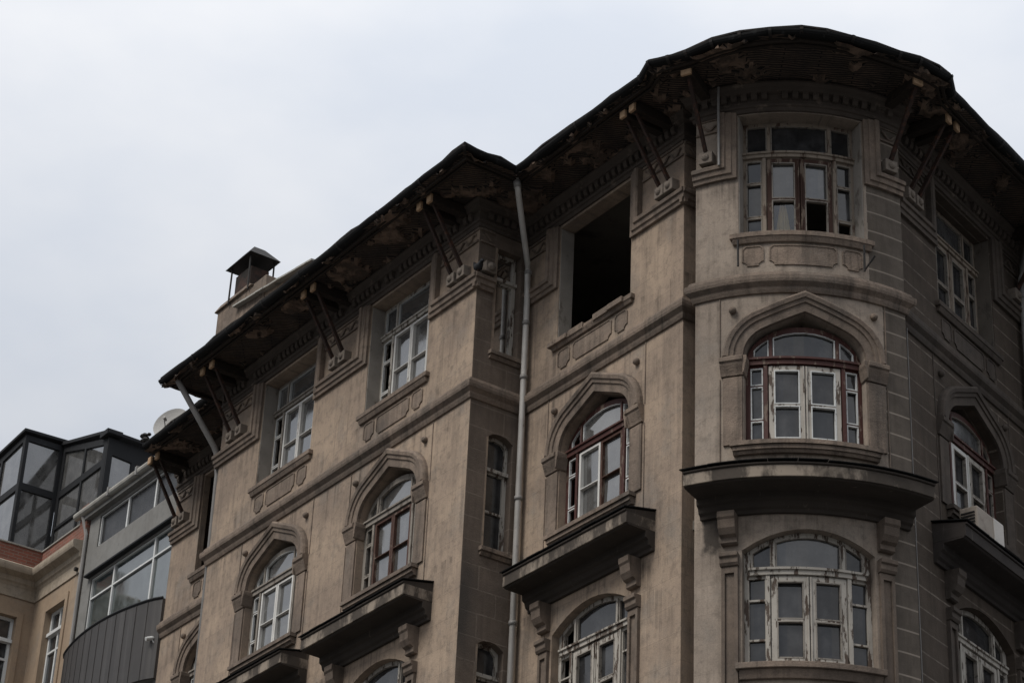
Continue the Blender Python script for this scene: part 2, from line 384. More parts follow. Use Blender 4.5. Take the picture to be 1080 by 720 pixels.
def plan_sweep(name, poly, prof, mat, parent, bevel=0, wob=0):
    """profile (d, z) carried along a plan polyline, mitred at the corners"""
    n = len(prof); mb = MB(None); arc = 0; ring = []
    offs = {}
    for d, _ in prof: offs.setdefault(d, plan_offset(poly, d))
    for i in range(len(poly)):
        w = random.uniform(-wob, wob)
        ring.append([(offs[d][i].x, offs[d][i].y, z + w) for d, z in prof])
    vs = [v for r in ring for v in r]; fs = []
    for i in range(len(poly) - 1):
        for q in range(n): fs.append([i * n + q, i * n + (q + 1) % n, (i + 1) * n + (q + 1) % n, (i + 1) * n + q])
    tr = tessellate_polygon([[Vector((d, z, 0)) for d, z in prof]])
    fs += [list(t) for t in tr] + [[x + (len(poly) - 1) * n for x in reversed(t)] for t in tr]
    mb.add(vs, fs)
    o = mb.build(name, mat, parent, bevel)
    # UV along the run
    me = o.data; uv = me.uv_layers[0].data; acc = [0]
    for i in range(1, len(poly)): acc.append(acc[-1] + (V2(*poly[i]) - V2(*poly[i - 1])).length)
    if len(me.vertices) == len(vs):
        for l in me.loops: uv[l.index].uv = (acc[l.vertex_index // n], me.vertices[l.vertex_index].co.z + (0 if parent is None else 0) + prof[l.vertex_index % n][0])
    return o
def plan_slab(name, poly, z0, z1, mat, parent):
    mb = MB(None); P = [tuple(p) for p in poly]; n = len(P)
    tr = tessellate_polygon([[Vector((p[0], p[1], 0)) for p in P]])
    mb.add([(p[0], p[1], z1) for p in P] + [(p[0], p[1], z0) for p in P],
           [list(t) for t in tr] + [[i + n for i in reversed(t)] for t in tr] + [[i, (i + 1) % n, (i + 1) % n + n, i + n] for i in range(n)])
    return mb.build(name, mat, parent)

# ------------------------------------------------------------------ surveyed plan of the street corner
EU = V2(.56064, -.82806); NU = V2(EU.y, -EU.x)
ER = V2(.61676, .78715); NR = V2(ER.y, -ER.x)
PL = V2(-.61, 33.78); PM = V2(2.51, 30.99); PR = V2(5.78, 30.98)
SB = 1.02
F_L = Flat(PL, EU)                                # projecting left wing
F_ML = Flat(PL - NU * SB, EU)                     # set-back strip beyond it
F_M = Flat(PM, EU)                                # set-back face between wing and bay
F_R1 = Flat(PL, -NU)                              # wing's return
F_L1 = Flat(F_L.p + EU * -8.5 - NU * SB, NU)      # wing's far return
F_MR = Flat(PM, -NU)
F_B = Bay((4.19, 32.83), 2.73, .03)
F_R = Flat(PR, ER)                                # right face
F_RR = Flat(PR - NR * .5, NR)
F_RW1 = Flat(PR + ER * 4.1, NR)
F_RW = Flat(PR + ER * 4.1 + NR * SB, ER)
SBAY = 1.63
cb = empty('corner_building', (3.0, 33.5, 0))
tag(cb, 'sooty brown derelict corner building with rounded corner bay, arched windows and deep dark eaves', 'building')

HW = .95
def bez(p0, p1, p2, p3, n):
    return [tuple((1 - t) ** 3 * a + 3 * (1 - t) ** 2 * t * b + 3 * (1 - t) * t * t * c + t ** 3 * d for a, b, c, d in zip(p0, p1, p2, p3)) for t in [i / n for i in range(n + 1)]]
def arch_half(sx=1.0, dz=0.0):
    pts = bez((-.89, 16.90), (-.89, 17.16), (-.74, 17.30), (-.56, 17.37), 7) + [(-.28, 17.495), (0, 17.62)]
    return [(x * sx, z - dz) for x, z in pts]
def arch_poly(uc, z0, sx=1.0, dz=0.0):
    h = arch_half(sx, dz); full = h + [(-x, z) for x, z in reversed(h[:-1])]
    return [(uc - .89 * sx, z0)] + [(uc + x, z) for x, z in full] + [(uc + .89 * sx, z0)]
def arch_top(x, sx=.97, dz=.07):
    h = arch_half(sx, dz); x = -abs(x)
    for (a, za), (b, zb) in zip(h, h[1:]):
        if a <= x <= b: return za + (zb - za) * (x - a) / max(1e-6, b - a)
    return h[0][1]
def seg_top(x, hw=.93, zs=13.90, za=14.20): return za - (za - zs) * (abs(x) / hw) ** 2
def seg_poly(uc, z0, hw=.93, zs=13.90, za=14.20, n=10):
    return [(uc - hw, z0)] + [(uc + x, seg_top(x, hw, zs, za)) for x in [-hw + 2 * hw * i / n for i in range(n + 1)]] + [(uc + hw, z0)]
def rect(u0, u1, z0, z1): return [(u0, z0), (u1, z0), (u1, z1), (u0, z1)]

def window(fr, uc, kind, frame='grey', left='white', right='white', bead='bead', missing=(), clear=(), dirty=(), root=None, label=None, st=.08, gl='glass'):
    D0, D1 = (-.345, -.265) if kind == 'top' else (-.215, -.135)
    DG = D0 + .04
    if kind == 'top':
        z0, zt0, zt1 = 18.98, 20.46, 20.54; outer = rect(uc - .948, uc + .948, 18.972, 21.098); ztop = lambda x: 21.03; w = .88
        sides = (19.42, 20.02); rail = 19.72
    elif kind == 'arch':
        z0, zt0, zt1 = 15.53, 16.83, 16.93; outer = [(uc - .886, 15.522)] + [(uc + .886 * math.cos(q), 16.89 + .565 * math.sin(q)) for q in [math.pi - math.pi * i / 18 for i in range(19)]] + [(uc + .886, 15.522)]
        ztop = lambda x: 16.89 + .565 * math.sqrt(max(0, 1 - (x / .886) ** 2)) - .095; w = .81
        sides = (15.95, 16.5); rail = 16.18
    else:
        z0, zt0, zt1 = 12.23, 13.56, 13.65; outer = seg_poly(uc, 12.222, .928, 13.898, 14.198); ztop = lambda x: seg_top(x) - .075; w = .86
        sides = (12.62, 13.2); rail = 12.9
    def light(x0, x1, a, b=None):
        if b is not None: return rect(uc + x0, uc + x1, a, b)
        n = 6; return [(uc + x0, a), (uc + x1, a)] + [(uc + x, ztop(x)) for x in [x1 + (x0 - x1) * i / n for i in range(n + 1)]]
    lights = {'tl': light(-w + (.05 if kind != 'top' else 0), -.54, zt1 + .03), 'tc': light(-.47, .47, zt1 + .03), 'tr': light(.54, w - (.05 if kind != 'top' else 0), zt1 + .03)}
    zs = [z0 + .07, sides[0], sides[1], zt0 - .03]
    for i in range(3):
        lights['sl%d' % i] = light(-w, -.63, zs[i] + .014, zs[i + 1] - .014); lights['sr%d' % i] = light(.63, w, zs[i] + .014, zs[i + 1] - .014)
    mb = MB(fr); cas = rect(uc - .545, uc + .545, z0 + .03, zt0 - .015)
    mb.prism(outer, list(lights.values()) + [cas], D0, D1)
    hwid = .94 if kind == 'top' else .86
    mb.box(uc - hwid, uc + hwid, D1 - .03, D1 + .045, zt0, zt1)                 # transom weathering
    mb.box(uc - hwid, uc + hwid, D1 - .03, D1 + .07, zt1 - .022, zt1 + .012)
    for sx in (-1, 1): mb.box(uc + sx * .585 - .028, uc + sx * .585 + .028, D1 - .03, D1 + .03, z0, zt0 - .002)
    for sx in (-1, 1): mb.box(uc + sx * .505 - .022, uc + sx * .505 + .022, D1 - .03, D1 + .025, zt1 + .014, ztop(.5) + .02)
    win = mb.build('window', M[frame], root, .004)
    if label: win['label'] = label
    panes = dict(lights); rw = .016 if st > .07 else .009
    for sd, mat in (('l', left), ('r', right)):
        sgn = -1 if sd == 'l' else 1
        a, b = (uc - .538, uc - .004) if sd == 'l' else (uc + .004, uc + .538)
        p1 = rect(a + st, b - st, z0 + .05 + st * .9, rail - rw); p2 = rect(a + st, b - st, rail + rw, zt0 - .022 - st * .9)
        c = MB(fr); c.prism(rect(a, b, z0 + .036, zt0 - .021), [p1, p2], D0 + .012, D1 + .018)
        if st > .07: c.box(uc - .012 + sgn * .022, uc + .012 + sgn * .022, D1, D1 + .034, z0 + .05, zt0 - .03)
        if mat: c.build('casement', M[mat], win, .004); panes['c%s0' % sd] = p1; panes['c%s1' % sd] = p2
    grime = random.choice(('', 'c0', 'c1', '', '')) if kind != 'arch' else ''
    gm = MB(fr); gc = MB(fr); gd = MB(fr); bd = MB(fr)
    def shrink(p, k):
        cx = sum(q[0] for q in p) / len(p); cz = sum(q[1] for q in p) / len(p)
        hw = max(abs(q[0] - cx) for q in p); hz = max(abs(q[1] - cz) for q in p)
        return [(cx + (q[0] - cx) * (1 - k / hw), cz + (q[1] - cz) * (1 - k / hz)) for q in p]
    for key, p in panes.items():
        if (kind != 'low' or key[0] != 's') and not (st < .07 and key[0] == 'c'): bd.prism(shrink(p, -.003), [shrink(p, .015)], DG + .006, D1 + (.022 if key[0] == 'c' else .004))
        if key in missing: continue
        q = shrink(p, -.012); cx = sum(a for a, _ in q) / len(q); cz = sum(b for _, b in q) / len(q)
        tx, tz = random.gauss(0, .02), random.gauss(0, .02); n = len(q)
        tgt = gc if key in clear else (gd if key in dirty or (grime == 't' and key == 'tc') or (grime[:1] == 'c' and key[0] == 'c' and key[2] == grime[1]) else gm)
        f = [(a, DG + tx * (a - cx) + tz * (b - cz), b) for a, b in q]; bk = [(a, d - .004, b) for a, d, b in f]
        tgt.add(f + bk, [list(range(n)), list(range(2 * n - 1, n - 1, -1))] + [[i, (i + 1) % n, (i + 1) % n + n, i + n] for i in range(n)])
    bd.build('glazing_bead', M[bead], win)
    if gm.v: gm.build('glass', M[gl], win)
    if gc.v: gc.build('glass', M['glass_clear'], win)
    if gd.v: gd.build('glass', M['glass_dirty'], win)
    return win

def module(fr, uc, stone, ledge, W, parts=('top', 'arch', 'low'), sill_broken=False, ua=None):
    ut = uc; ua = uc if ua is None else ua
    """everything that dresses one bay of three stacked windows"""
    st = M[stone]
    # --- top storey
    mb = MB(fr)
    if sill_broken:
        x = uc - 1.07
        while x < uc + 1.05:
            nx = min(uc + 1.07, x + random.uniform(.12, .4)); h = random.uniform(-.035, .03); mb.box(x, nx - .004, -.2, .10 + random.uniform(-.04, .02), 18.86, 18.965 + h); x = nx
    else:
        mb.box(uc - 1.07, uc + 1.07, -.2, .085, 18.885, 18.968)
    mb.extr([(0, 18.80), (.04, 18.80), (.075, 18.883), (0, 18.883)], uc - 1.03, uc + 1.03)
    mb.build('window_sill', st, cb, .008)
    k = .075
    def notched(a, b, z0, z1, c=k): return [(a, z0 + c), (a + c * .45, z0 + c * .9), (a + c, z0 + c * .4), (a + c, z0), (b - c, z0), (b - c, z0 + c * .4), (b - c * .45, z0 + c * .9), (b, z0 + c), (b, z1 - c * .6), (b - c * .6, z1), (a + c * .6, z1), (a, z1 - c * .6)]
    for a, b in ((-.90, -.58), (-.5, .5), (.58, .90)):
        p = MB(fr); o = notched(uc + a, uc + b, 18.42, 18.76); cx = (a + b) / 2 + uc
        ins = [(cx + (x - cx) * (1 - .018 / ((b - a) / 2)), 18.59 + (z - 18.59) * (1 - .018 / .17)) for x, z in o]
        p.prism(o, [ins], -.01, .018); p.prism(ins, [], -.01, .007)
        p.build('sill_panel', st, cb)
    uc = ua
    # --- arch surround, capitals, sill, studs
    h = arch_half(); path = [(uc + x, z) for x, z in h] + [(uc - x, z) for x, z in reversed(h[:-1])]
    a = MB(fr)
    a.sweep(path, [(0, -.02), (0, .045), (.125, .052), (.13, .075), (.19, .082), (.195, .105), (.255, .118), (.285, .10), (.30, .06), (.30, -.02)])
    arch = a.build('arch_surround', st, cb, .004)
    for sx in (-1, 1):
        c = MB(fr); e0, e1 = (uc + .885, uc + 1.215) if sx > 0 else (uc - 1.215, uc - .885)
        prof = [(-.02, 16.62), (.04, 16.62), (.05, 16.66), (.095, 16.78), (.10, 16.81), (.125, 16.83), (.125, 16.895), (.105, 16.912), (-.02, 16.912)]
        c.extr(prof, e0, e1)
        i0, i1 = (uc + .80, uc + .884) if sx > 0 else (uc - .884, uc - .80)
        ip = [(uc + sx * (.886 - t), z) for t, z in ((0, 16.62), (.02, 16.64), (.045, 16.78), (.06, 16.83), (.06, 16.895), (.05, 16.91), (0, 16.91))]
        c.prism(ip, [], -.12, .095)
        c.build('capital', st, arch, .006)
        s_ = MB(fr); p0, p1 = sorted((uc + sx * .905, uc + sx * 1.185)); s_.box(p0, p1, -.01, .03, 15.525, 16.602)
        f0, f1 = sorted((uc + sx * 1.228, uc + sx * 1.246)); s_.box(f0, f1, -.01, .014, 15.03, 16.60); s_.box(f0, f1, -.01, .014, 16.915, 18.0)
        s_.build('arch_pilaster', st, arch, .005)
        b = MB(fr); b.ball((uc + sx * 1.04, .03, 17.70), .058); b.build('stud', st, cb, smooth=True)
    s2 = MB(fr); s2.box(uc - 1.06, uc + 1.06, -.13, .135, 15.455, 15.52); s2.extr([(-.02, 15.34), (.06, 15.34), (.08, 15.38), (.105, 15.39), (.105, 15.453), (-.02, 15.453)], uc - 1.03, uc + 1.03)
    s2.build('window_sill', st, cb, .008)
    # --- bracketed ledge
    l = MB(fr); D = .54 if not fr.curved else .58
    l.extr([(-.02, 15.045), (D, 14.94), (D + .015, 14.93), (D + .01, 14.905), (D - .02, 14.90), (D - .035, 14.72), (D - .06, 14.70), (.17, 14.69), (.165, 14.60), (.12, 14.57), (.10, 14.50), (.06, 14.47), (.05, 14.42), (-.02, 14.42)], uc - 1.52, uc + 1.52)
    lo = l.build('ledge', M[ledge], cb, .008)
    lp = MB(fr); lp.box(uc - 1.523, uc + 1.523, D - .045, D - .012, 14.725, 14.897)
    for sx in (-1, 1): a0, a1 = sorted((uc + sx * 1.523, uc + sx * 1.505)); lp.box(a0, a1, 0, D - .047, 14.725, 14.897)
    lp.build('ledge_edge', M['ledge_lip' if ledge == 'ledge' else 'ledge_dark'], lo, .006)
    cap = MB(fr); n = 9
    for i in range(n):
        a0 = uc - 1.55 + 3.1 * i / n; a1 = uc - 1.55 + 3.1 * (i + 1) / n - .006; dz = random.uniform(-.004, .012)
        cap.hexa([(a0, .0, 15.056 + dz), (a1, .0, 15.056 + dz), (a1, D + .035, 14.948 + dz), (a0, D + .035, 14.948 + dz), (a0, 0, 15.072 + dz), (a1, 0, 15.072 + dz), (a1, D + .04, 14.962 + dz), (a0, D + .04, 14.962 + dz)])
    cap.build('ledge_flashing', M['gutter'], lo)
    dn = MB(fr); x = uc - 1.0
    for sx in (-1, 1):
        cs = MB(fr); u0, u1 = sorted((uc + sx * .975, uc + sx * 1.205))
        cs.extr([(-.02, 14.418), (.24, 14.418), (.24, 14.33), (.215, 14.30), (.20, 14.18), (.15, 14.10), (.09, 14.07), (.09, 14.0), (.06, 13.98), (-.02, 13.98)], u0, u1)
        cs.extr([(-.02, 13.85), (.13, 13.85), (.13, 13.79), (.10, 13.77), (.10, 13.70), (.075, 13.66), (-.02, 13.66)], u0 - .012, u1 + .012)
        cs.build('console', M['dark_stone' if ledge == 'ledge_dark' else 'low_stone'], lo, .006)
        pl = MB(fr); pl.prism(rect(u0, u1, 11.0, 13.655), [rect(u0 + .05, u1 - .05, 11.5, 13.56)], -.01, .055); pl.prism(rect(u0 + .05, u1 - .05, 11.5, 13.56), [], -.01, .02)
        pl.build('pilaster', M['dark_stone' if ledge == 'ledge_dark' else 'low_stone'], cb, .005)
    s3 = MB(fr); s3.box(uc - 1.0, uc + 1.0, -.2, .13, 12.13, 12.217); s3.extr([(-.02, 12.0), (.05, 12.0), (.09, 12.128), (-.02, 12.128)], uc - .96, uc + .96)
    s3.build('window_sill', st, cb, .008)
    for sx in ((-1, 1) if fr is not F_ML else ()):
        r0, r1 = sorted((ut + sx * .953, ut + sx * .936))
        MB(fr).box(r0, r1, -.262, -.012, 18.972, 21.09).build('reveal_lining', M['lining_dark' if stone == 'dark_stone' else 'lining'], cb)
    for kind in parts:
        if W.get(kind): window(fr, ut if kind == 'top' else ua, kind, root=cb, **W[kind])
UA = {-2.33: -2.28, -6.0: -5.97, -2.25: -2.12}
def holes(uc):
    ua = UA.get(uc, uc); return [rect(uc - HW, uc + HW, 18.965, 21.10), arch_poly(ua, 15.515), seg_poly(ua, 12.215)]

WT = 21.60   # wall head, underside of the soffit
def wall(fr, u0, u1, cents, mat, extra=(), th=.38):
    hs = [h for c in cents for h in holes(c)] + list(extra)
    return MB(fr).prism(rect(u0, u1, -1.6, WT), hs, -th, 0).build('wall', M[mat], cb)
NARROW = [rect(.33, .85, 18.93, 20.88), [(.34, 15.49), (.85, 15.49), (.85, 17.40), (.72, 17.48), (.595, 17.50), (.47, 17.48), (.34, 17.40)], [(.34, 12.25), (.85, 12.25), (.85, 13.90), (.72, 13.98), (.595, 14.0), (.47, 13.98), (.34, 13.90)]]
CL = (-2.33, -6.0)
wall(F_L, -8.497, -.003, CL, 'plaster')
wall(F_ML, -12.2, -8.3, (-10.12,), 'plaster', (), .13)
wall(F_M, -4.3, -.003, (-2.25,), 'plaster', (), .26)
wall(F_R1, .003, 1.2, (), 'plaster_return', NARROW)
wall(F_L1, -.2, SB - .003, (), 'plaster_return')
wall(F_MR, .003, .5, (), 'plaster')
wall(F_B, -SBAY, SBAY, (0,), 'bay_plaster')
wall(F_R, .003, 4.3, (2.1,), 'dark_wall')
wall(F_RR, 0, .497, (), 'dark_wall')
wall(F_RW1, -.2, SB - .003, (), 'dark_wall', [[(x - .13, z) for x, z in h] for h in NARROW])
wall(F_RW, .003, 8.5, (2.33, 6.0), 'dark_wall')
# ----- windows and their dressings
lowW = dict(frame='peel', left='peel', right='peel', bead='bead_dull')
module(F_L, -6.0, 'stone', 'ledge', ua=-5.97, W=dict(top=dict(st=.045, gl='glass_sky', frame='grey', left='white', right='white', missing=('sl0', 'sl1', 'sl2')), arch=dict(st=.045, gl='glass_sky', frame='grey', left='white', right='white', bead='bead', missing=('sl1', 'sl0')), low=lowW))
module(F_L, -2.33, 'stone', 'ledge', ua=-2.28, W=dict(top=dict(st=.045, gl='glass_sky', frame='peel', left='white', right='white', missing=('sl0', 'sl1', 'sl2'), dirty=('tl',)), arch=dict(st=.045, gl='glass_sky', frame='grey', left='brown', right='brown', bead='bead_dull', missing=('sl0', 'sl1', 'sl2')), low=lowW))
module(F_ML, -10.12, 'stone', 'ledge', dict(arch=dict(frame='grey', left='peel', right='peel'), low=lowW))
module(F_M, -2.25, 'stone', 'ledge', ua=-2.12, W=dict(arch=dict(st=.045, gl='glass_sky', frame='red', left='white', right='brown', missing=('sl0', 'sl1', 'sl2', 'tl'), label='dark red arched window with one white and one brown casement'), low=dict(lowW, missing=('sl1', 'sl2', 'tl'))), sill_broken=True)
module(F_B, 0, 'stone', 'ledge', dict(top=dict(frame='beige', left='umber', right='umber', bead='bead_dull', missing=('cr0', 'sr0'), clear=('cl0',), label='weathered curved window with brown casements and missing panes'),
       arch=dict(frame='red', left='peel', right='peel', bead='bead', label='dark red arched window with flaking white casements'), low=dict(lowW, label='segmental window with heavily peeling white paint', dirty=('tc',))))
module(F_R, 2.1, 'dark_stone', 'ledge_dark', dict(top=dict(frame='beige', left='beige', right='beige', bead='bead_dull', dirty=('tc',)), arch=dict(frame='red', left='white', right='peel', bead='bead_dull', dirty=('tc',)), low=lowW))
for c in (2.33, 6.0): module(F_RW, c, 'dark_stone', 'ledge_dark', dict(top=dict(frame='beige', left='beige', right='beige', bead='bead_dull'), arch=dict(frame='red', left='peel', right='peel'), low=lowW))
def narrow(fr, k, mat, clear, sh=0):
    h = [(x - sh, z) for x, z in NARROW[k]]; u0, u1 = h[0][0], h[1][0]; zb = h[0][1]; zt = max(z for _, z in h)
    cx = (u0 + u1) / 2
    out = [(cx + (x - cx) * .992, z) for x, z in h]
    tr = zb + (zt - zb) * (.74 if k == 0 else .70)
    top = [(x, z) for x, z in h[2:]]
    t_l = [(u0 + .06, tr + .05), (u1 - .06, tr + .05)] + [(min(u1 - .06, max(u0 + .06, x)), z - .06) for x, z in top]
    lights = [t_l, rect(u0 + .075, u1 - .075, zb + .09, (zb + tr) / 2 - .02 if k else tr - .06)]
    if k: lights.append(rect(u0 + .075, u1 - .075, (zb + tr) / 2 + .02, tr - .06))
    mb = MB(fr); mb.prism(out, lights, -.22, -.14); mb.box(u0, u1, -.16, -.09, tr - .03, tr + .03)
    w = mb.build('window', M[mat], cb, .004)
    g = MB(fr)
    for l in lights:
        n = len(l); f = [(a, -.18, b) for a, b in l]; g.add(f + [(a, -.184, b) for a, b in l], [list(range(n)), list(range(2 * n - 1, n - 1, -1))] + [[i, (i + 1) % n, (i + 1) % n + n, i + n] for i in range(n)])
    g.build('glass', M['glass_clear' if clear else 'glass'], w)
    s = MB(fr); s.box(u0 - .05, u1 + .06, -.2, .09, zb - .075, zb - .004); s.extr([(-.01, zb - .14), (.03, zb - .14), (.06, zb - .078), (-.01, zb - .078)], u0 - .03, u1 + .04)
    s.build('window_sill', M['stone'], cb, .006)
narrow(F_R1, 0, 'peel', True); narrow(F_R1, 1, 'peel', False); narrow(F_R1, 2, 'peel', False)
for k in range(3): narrow(F_RW1, k, 'beige', False, .13)

# ----- string course, cornice and eaves, carried round the plan
A1 = [F_ML.map(-12.2, 0, 0).xy, F_ML.map(-8.5, 0, 0).xy, F_L.map(-8.5, 0, 0).xy, F_L.map(0, 0, 0).xy, F_M.map(-4.06, 0, 0).xy, F_M.map(0, 0, 0).xy, F_MR.map(.45, 0, 0).xy]
NB = 26
A2 = [V2(*(F_B.map(-SBAY - .002, -.5, 0).xy))] + [V2(*F_B.map(-SBAY + 2 * SBAY * i / NB, 0, 0).xy) for i in range(NB + 1)] + [V2(*(F_B.map(SBAY + .002, -.5, 0).xy))]
A3 = [F_RR.map(.05, 0, 0).xy, F_R.map(0, 0, 0).xy, F_R.map(4.1, 0, 0).xy, F_RW.map(0, 0, 0).xy, F_RW.map(8.5, 0, 0).xy]
STR = [(-.02, 17.96), (.03, 17.97), (.05, 18.02), (.055, 18.06), (.115, 18.12), (.125, 18.16), (.125, 18.225), (.09, 18.24), (.07, 18.30), (.02, 18.33), (-.02, 18.33)]
BED = [(-.02, 21.15), (.035, 21.15), (.045, 21.21), (.075, 21.22), (.08, 21.26), (.05, 21.28), (.05, 21.43), (.13, 21.45), (.15, 21.52), (.19, 21.56), (.19, 21.598), (-.02, 21.598)]
for poly, a, b in ((A1, 'stone', 'cornice'), (A2, 'stone', 'cornice'), (A3, 'dark_stone', 'cornice')):
    plan_sweep('string_course', poly, STR, M[a], cb, .004); plan_sweep('cornice', poly, BED, M[b], cb, .004)
for fr, u0, u1 in ((F_L, -8.45, 0), (F_ML, -12.1, -8.6), (F_M, -3.95, 0), (F_R1, .1, .95), (F_B, -SBAY, SBAY), (F_R, .1, 4.0), (F_RW, .1, 8.4)):
    mb = MB(fr); x = u0
    while x < u1 - .1:
        if random.random() > .09: mb.extr([(.045, 21.30), (.10, 21.31 + random.uniform(-.006, .006)), (.125, 21.36), (.125, 21.425), (.045, 21.425)], x, x + .085)
        x += .15
    mb.box(u0 - .02, u1 + .0, -.01, .053, 21.305, 21.42)
    mb.build('dentil_course', M['cornice'], cb)

# niche mouldings between the top windows, with carved frieze
PRF = [(-.125, -.01), (-.125, .05), (-.06, .06), (-.05, .085), (.03, .09), (.04, .12), (.10, .125), (.125, .10), (.125, -.01)]
def niche(fr, pts, stone, panel):
    MB(fr).sweep(pts, PRF).build('niche_moulding', M[stone], cb, .004)
    a, b = panel; mb = MB(fr); mb.box(a, b, -.01, .03, 20.87, 20.905); mb.box(a, b, -.01, .022, 21.10, 21.145)
    x = a + .08; path = []
    while x < b - .05: path.append((x, .02, 20.985 + .055 * math.sin((x - a) * 21))); x += .03
    if len(path) > 3: mb.tube(path, .019, 6)
    mb.build('frieze', M[stone], cb)
RT, RB = 21.14, 20.10
niche(F_L, [(-2.33 + 1.09, RT), (-2.33 + 1.09, RB), (.09, RB)], 'stone', (-1.1, -.01))
niche(F_R1, [(-.088, RB - .003), (.30, RB - .003)], 'stone', (.02, .30))
niche(F_L, [(-6.0 + 1.09, RT), (-6.0 + 1.09, RB), (-2.33 - 1.09, RB), (-2.33 - 1.09, RT)], 'stone', (-4.78, -3.55))
niche(F_L, [(-8.59, RB), (-6 - 1.09, RB), (-6 - 1.09, RT)], 'stone', (-8.48, -7.22))
niche(F_ML, [(-12.2, RB), (-10.12 - 1.09, RB), (-10.12 - 1.09, RT)], 'stone', (-12.18, -11.35))
niche(F_ML, [(-10.12 + 1.09, RT), (-10.12 + 1.09, RB), (-8.5, RB)], 'stone', (-8.9, -8.5))
niche(F_M, [(-4.06, RB), (-2.25 - 1.09, RB), (-2.25 - 1.09, RT)], 'stone', (-4.05, -3.48))
niche(F_M, [(-2.25 + 1.09, RT), (-2.25 + 1.09, RB), (.09, RB)], 'stone', (-1.02, -.01))
niche(F_MR, [(-.088, RB - .003), (.45, RB - .003)], 'stone', (.01, .4))
niche(F_B, [(-SBAY - .02, RB), (-1.09, RB), (-1.09, RT)], 'stone', (-1.62, -1.22))
niche(F_B, [(1.09, RT), (1.09, RB), (SBAY + .02, RB)], 'stone', (1.22, 1.62))
niche(F_R, [(-.09, RB), (1.01, RB), (1.01, RT)], 'dark_stone', (.01, .87))
niche(F_R, [(3.19, RT), (3.19, RB), (4.1, RB)], 'dark_stone', (3.33, 4.08))
niche(F_RW, [(-.09, RB), (1.24, RB), (1.24, RT)], 'dark_stone', (.01, 1.1))
niche(F_RW, [(3.42, RT), (3.42, RB), (4.91, RB), (4.91, RT)], 'dark_stone', (3.56, 4.77))
niche(F_RW, [(7.09, RT), (7.09, RB), (8.5, RB)], 'dark_stone', (7.23, 8.45))
# quoin pilaster faces below the niches on the bay (plain stones at the ends)

# brackets: stone block, iron strut, beam under the soffit with a pale sawn end
def bracket(fr, us, top=.80, slim=False):
    for u in us:
        b = MB(fr); b.box(u - .105, u + .105, -.01, .15, 20.27, 20.47); b.ball((u, .15, 20.37), .06, (1, .75, 1))
        bk = b.build('eave_bracket', M['block'], cb, .012)
        s = MB(fr); w = .04
        w = random.uniform(.022, .030); top_ = top; jx = random.uniform(-.03, .03)
        s.hexa([(u - w, .08, 20.46), (u + w, .08, 20.46), (u + w, .16, 20.46), (u - w, .16, 20.46), (u + jx - w, top - .10, 21.44), (u + jx + w, top - .10, 21.44), (u + jx + w, top - .04, 21.44), (u + jx - w, top - .04, 21.44)])
        s.build('strut', M['iron'], bk, .004)
        m = MB(fr); m.box(u - .07, u + .07, -.1, top - .005, 21.43, 21.597); m.build('beam', M['beam'], bk, .006)
        e = MB(fr); e.box(u - .066, u + .066, top - .004, top + .05, 21.43, 21.59); e.build('beam_end', M['timber'], bk, .014)
bracket(F_L, (-.60, -.30)); bracket(F_L, (-4.30, -3.98)); bracket(F_L, (-7.95, -7.6)); bracket(F_ML, (-11.95, -11.65))
bracket(F_M, (-.45, -.22), .83); bracket(F_R, (.17, .43)); bracket(F_B, (-1.41,), .82); bracket(F_B, (1.37,), .82)
bracket(F_RW, (.3, .6)); bracket(F_RW, (4.0, 4.3)); bracket(F_R, (3.75,))
sb = MB(F_R1); sb.box(.06, .27, -.01, .15, 20.27, 20.47); sb.ball((.165, .16, 20.37), .075, (1, .8, 1)); sb.build('corner_block', M['block'], cb, .012)

# eave line (plan) and the soffit between it and the wall
ar = [(1.775, 30.17), (1.88, 29.79), (2.15, 29.64), (2.41, 29.49), (2.77, 29.20), (3.16, 28.99), (3.59, 28.855), (4.04, 28.785), (4.42, 28.82), (4.81, 28.93), (5.56, 29.27), (5.89, 29.41), (6.21, 29.62), (6.40, 29.78), (6.53, 30.20)]
OH = 1.08
R_in = F_R.map(4.1 - OH, OH, 0).xy
EAVE = [F_ML.map(-11.75, OH, 0).xy, F_ML.map(-9.12, OH, 0).xy, F_L.map(-9.12, OH, 0).xy, F_L.map(OH, OH, 0).xy, F_M.map(-4.06 + OH, OH, 0).xy] + [V2(*p) for p in ar] + [R_in, F_RW.map(-OH, OH, 0).xy, F_RW.map(9.0, OH, 0).xy]
EAVE = [V2(*p) for p in EAVE]
WALLP = A1[:6] + [V2(*F_B.map(-SBAY + 2 * SBAY * i / 8, 0, 0).xy) for i in range(9)] + A3[1:]
WALLP = [V2(*p) for p in WALLP]
inner = plan_offset(WALLP, -.15)
SOF = EAVE + [V2(*F_RW.map(9.0, 0, 0).xy)] + inner[::-1] + [V2(*F_ML.map(-11.75, -.15, 0).xy)]
from mathutils import noise as mn
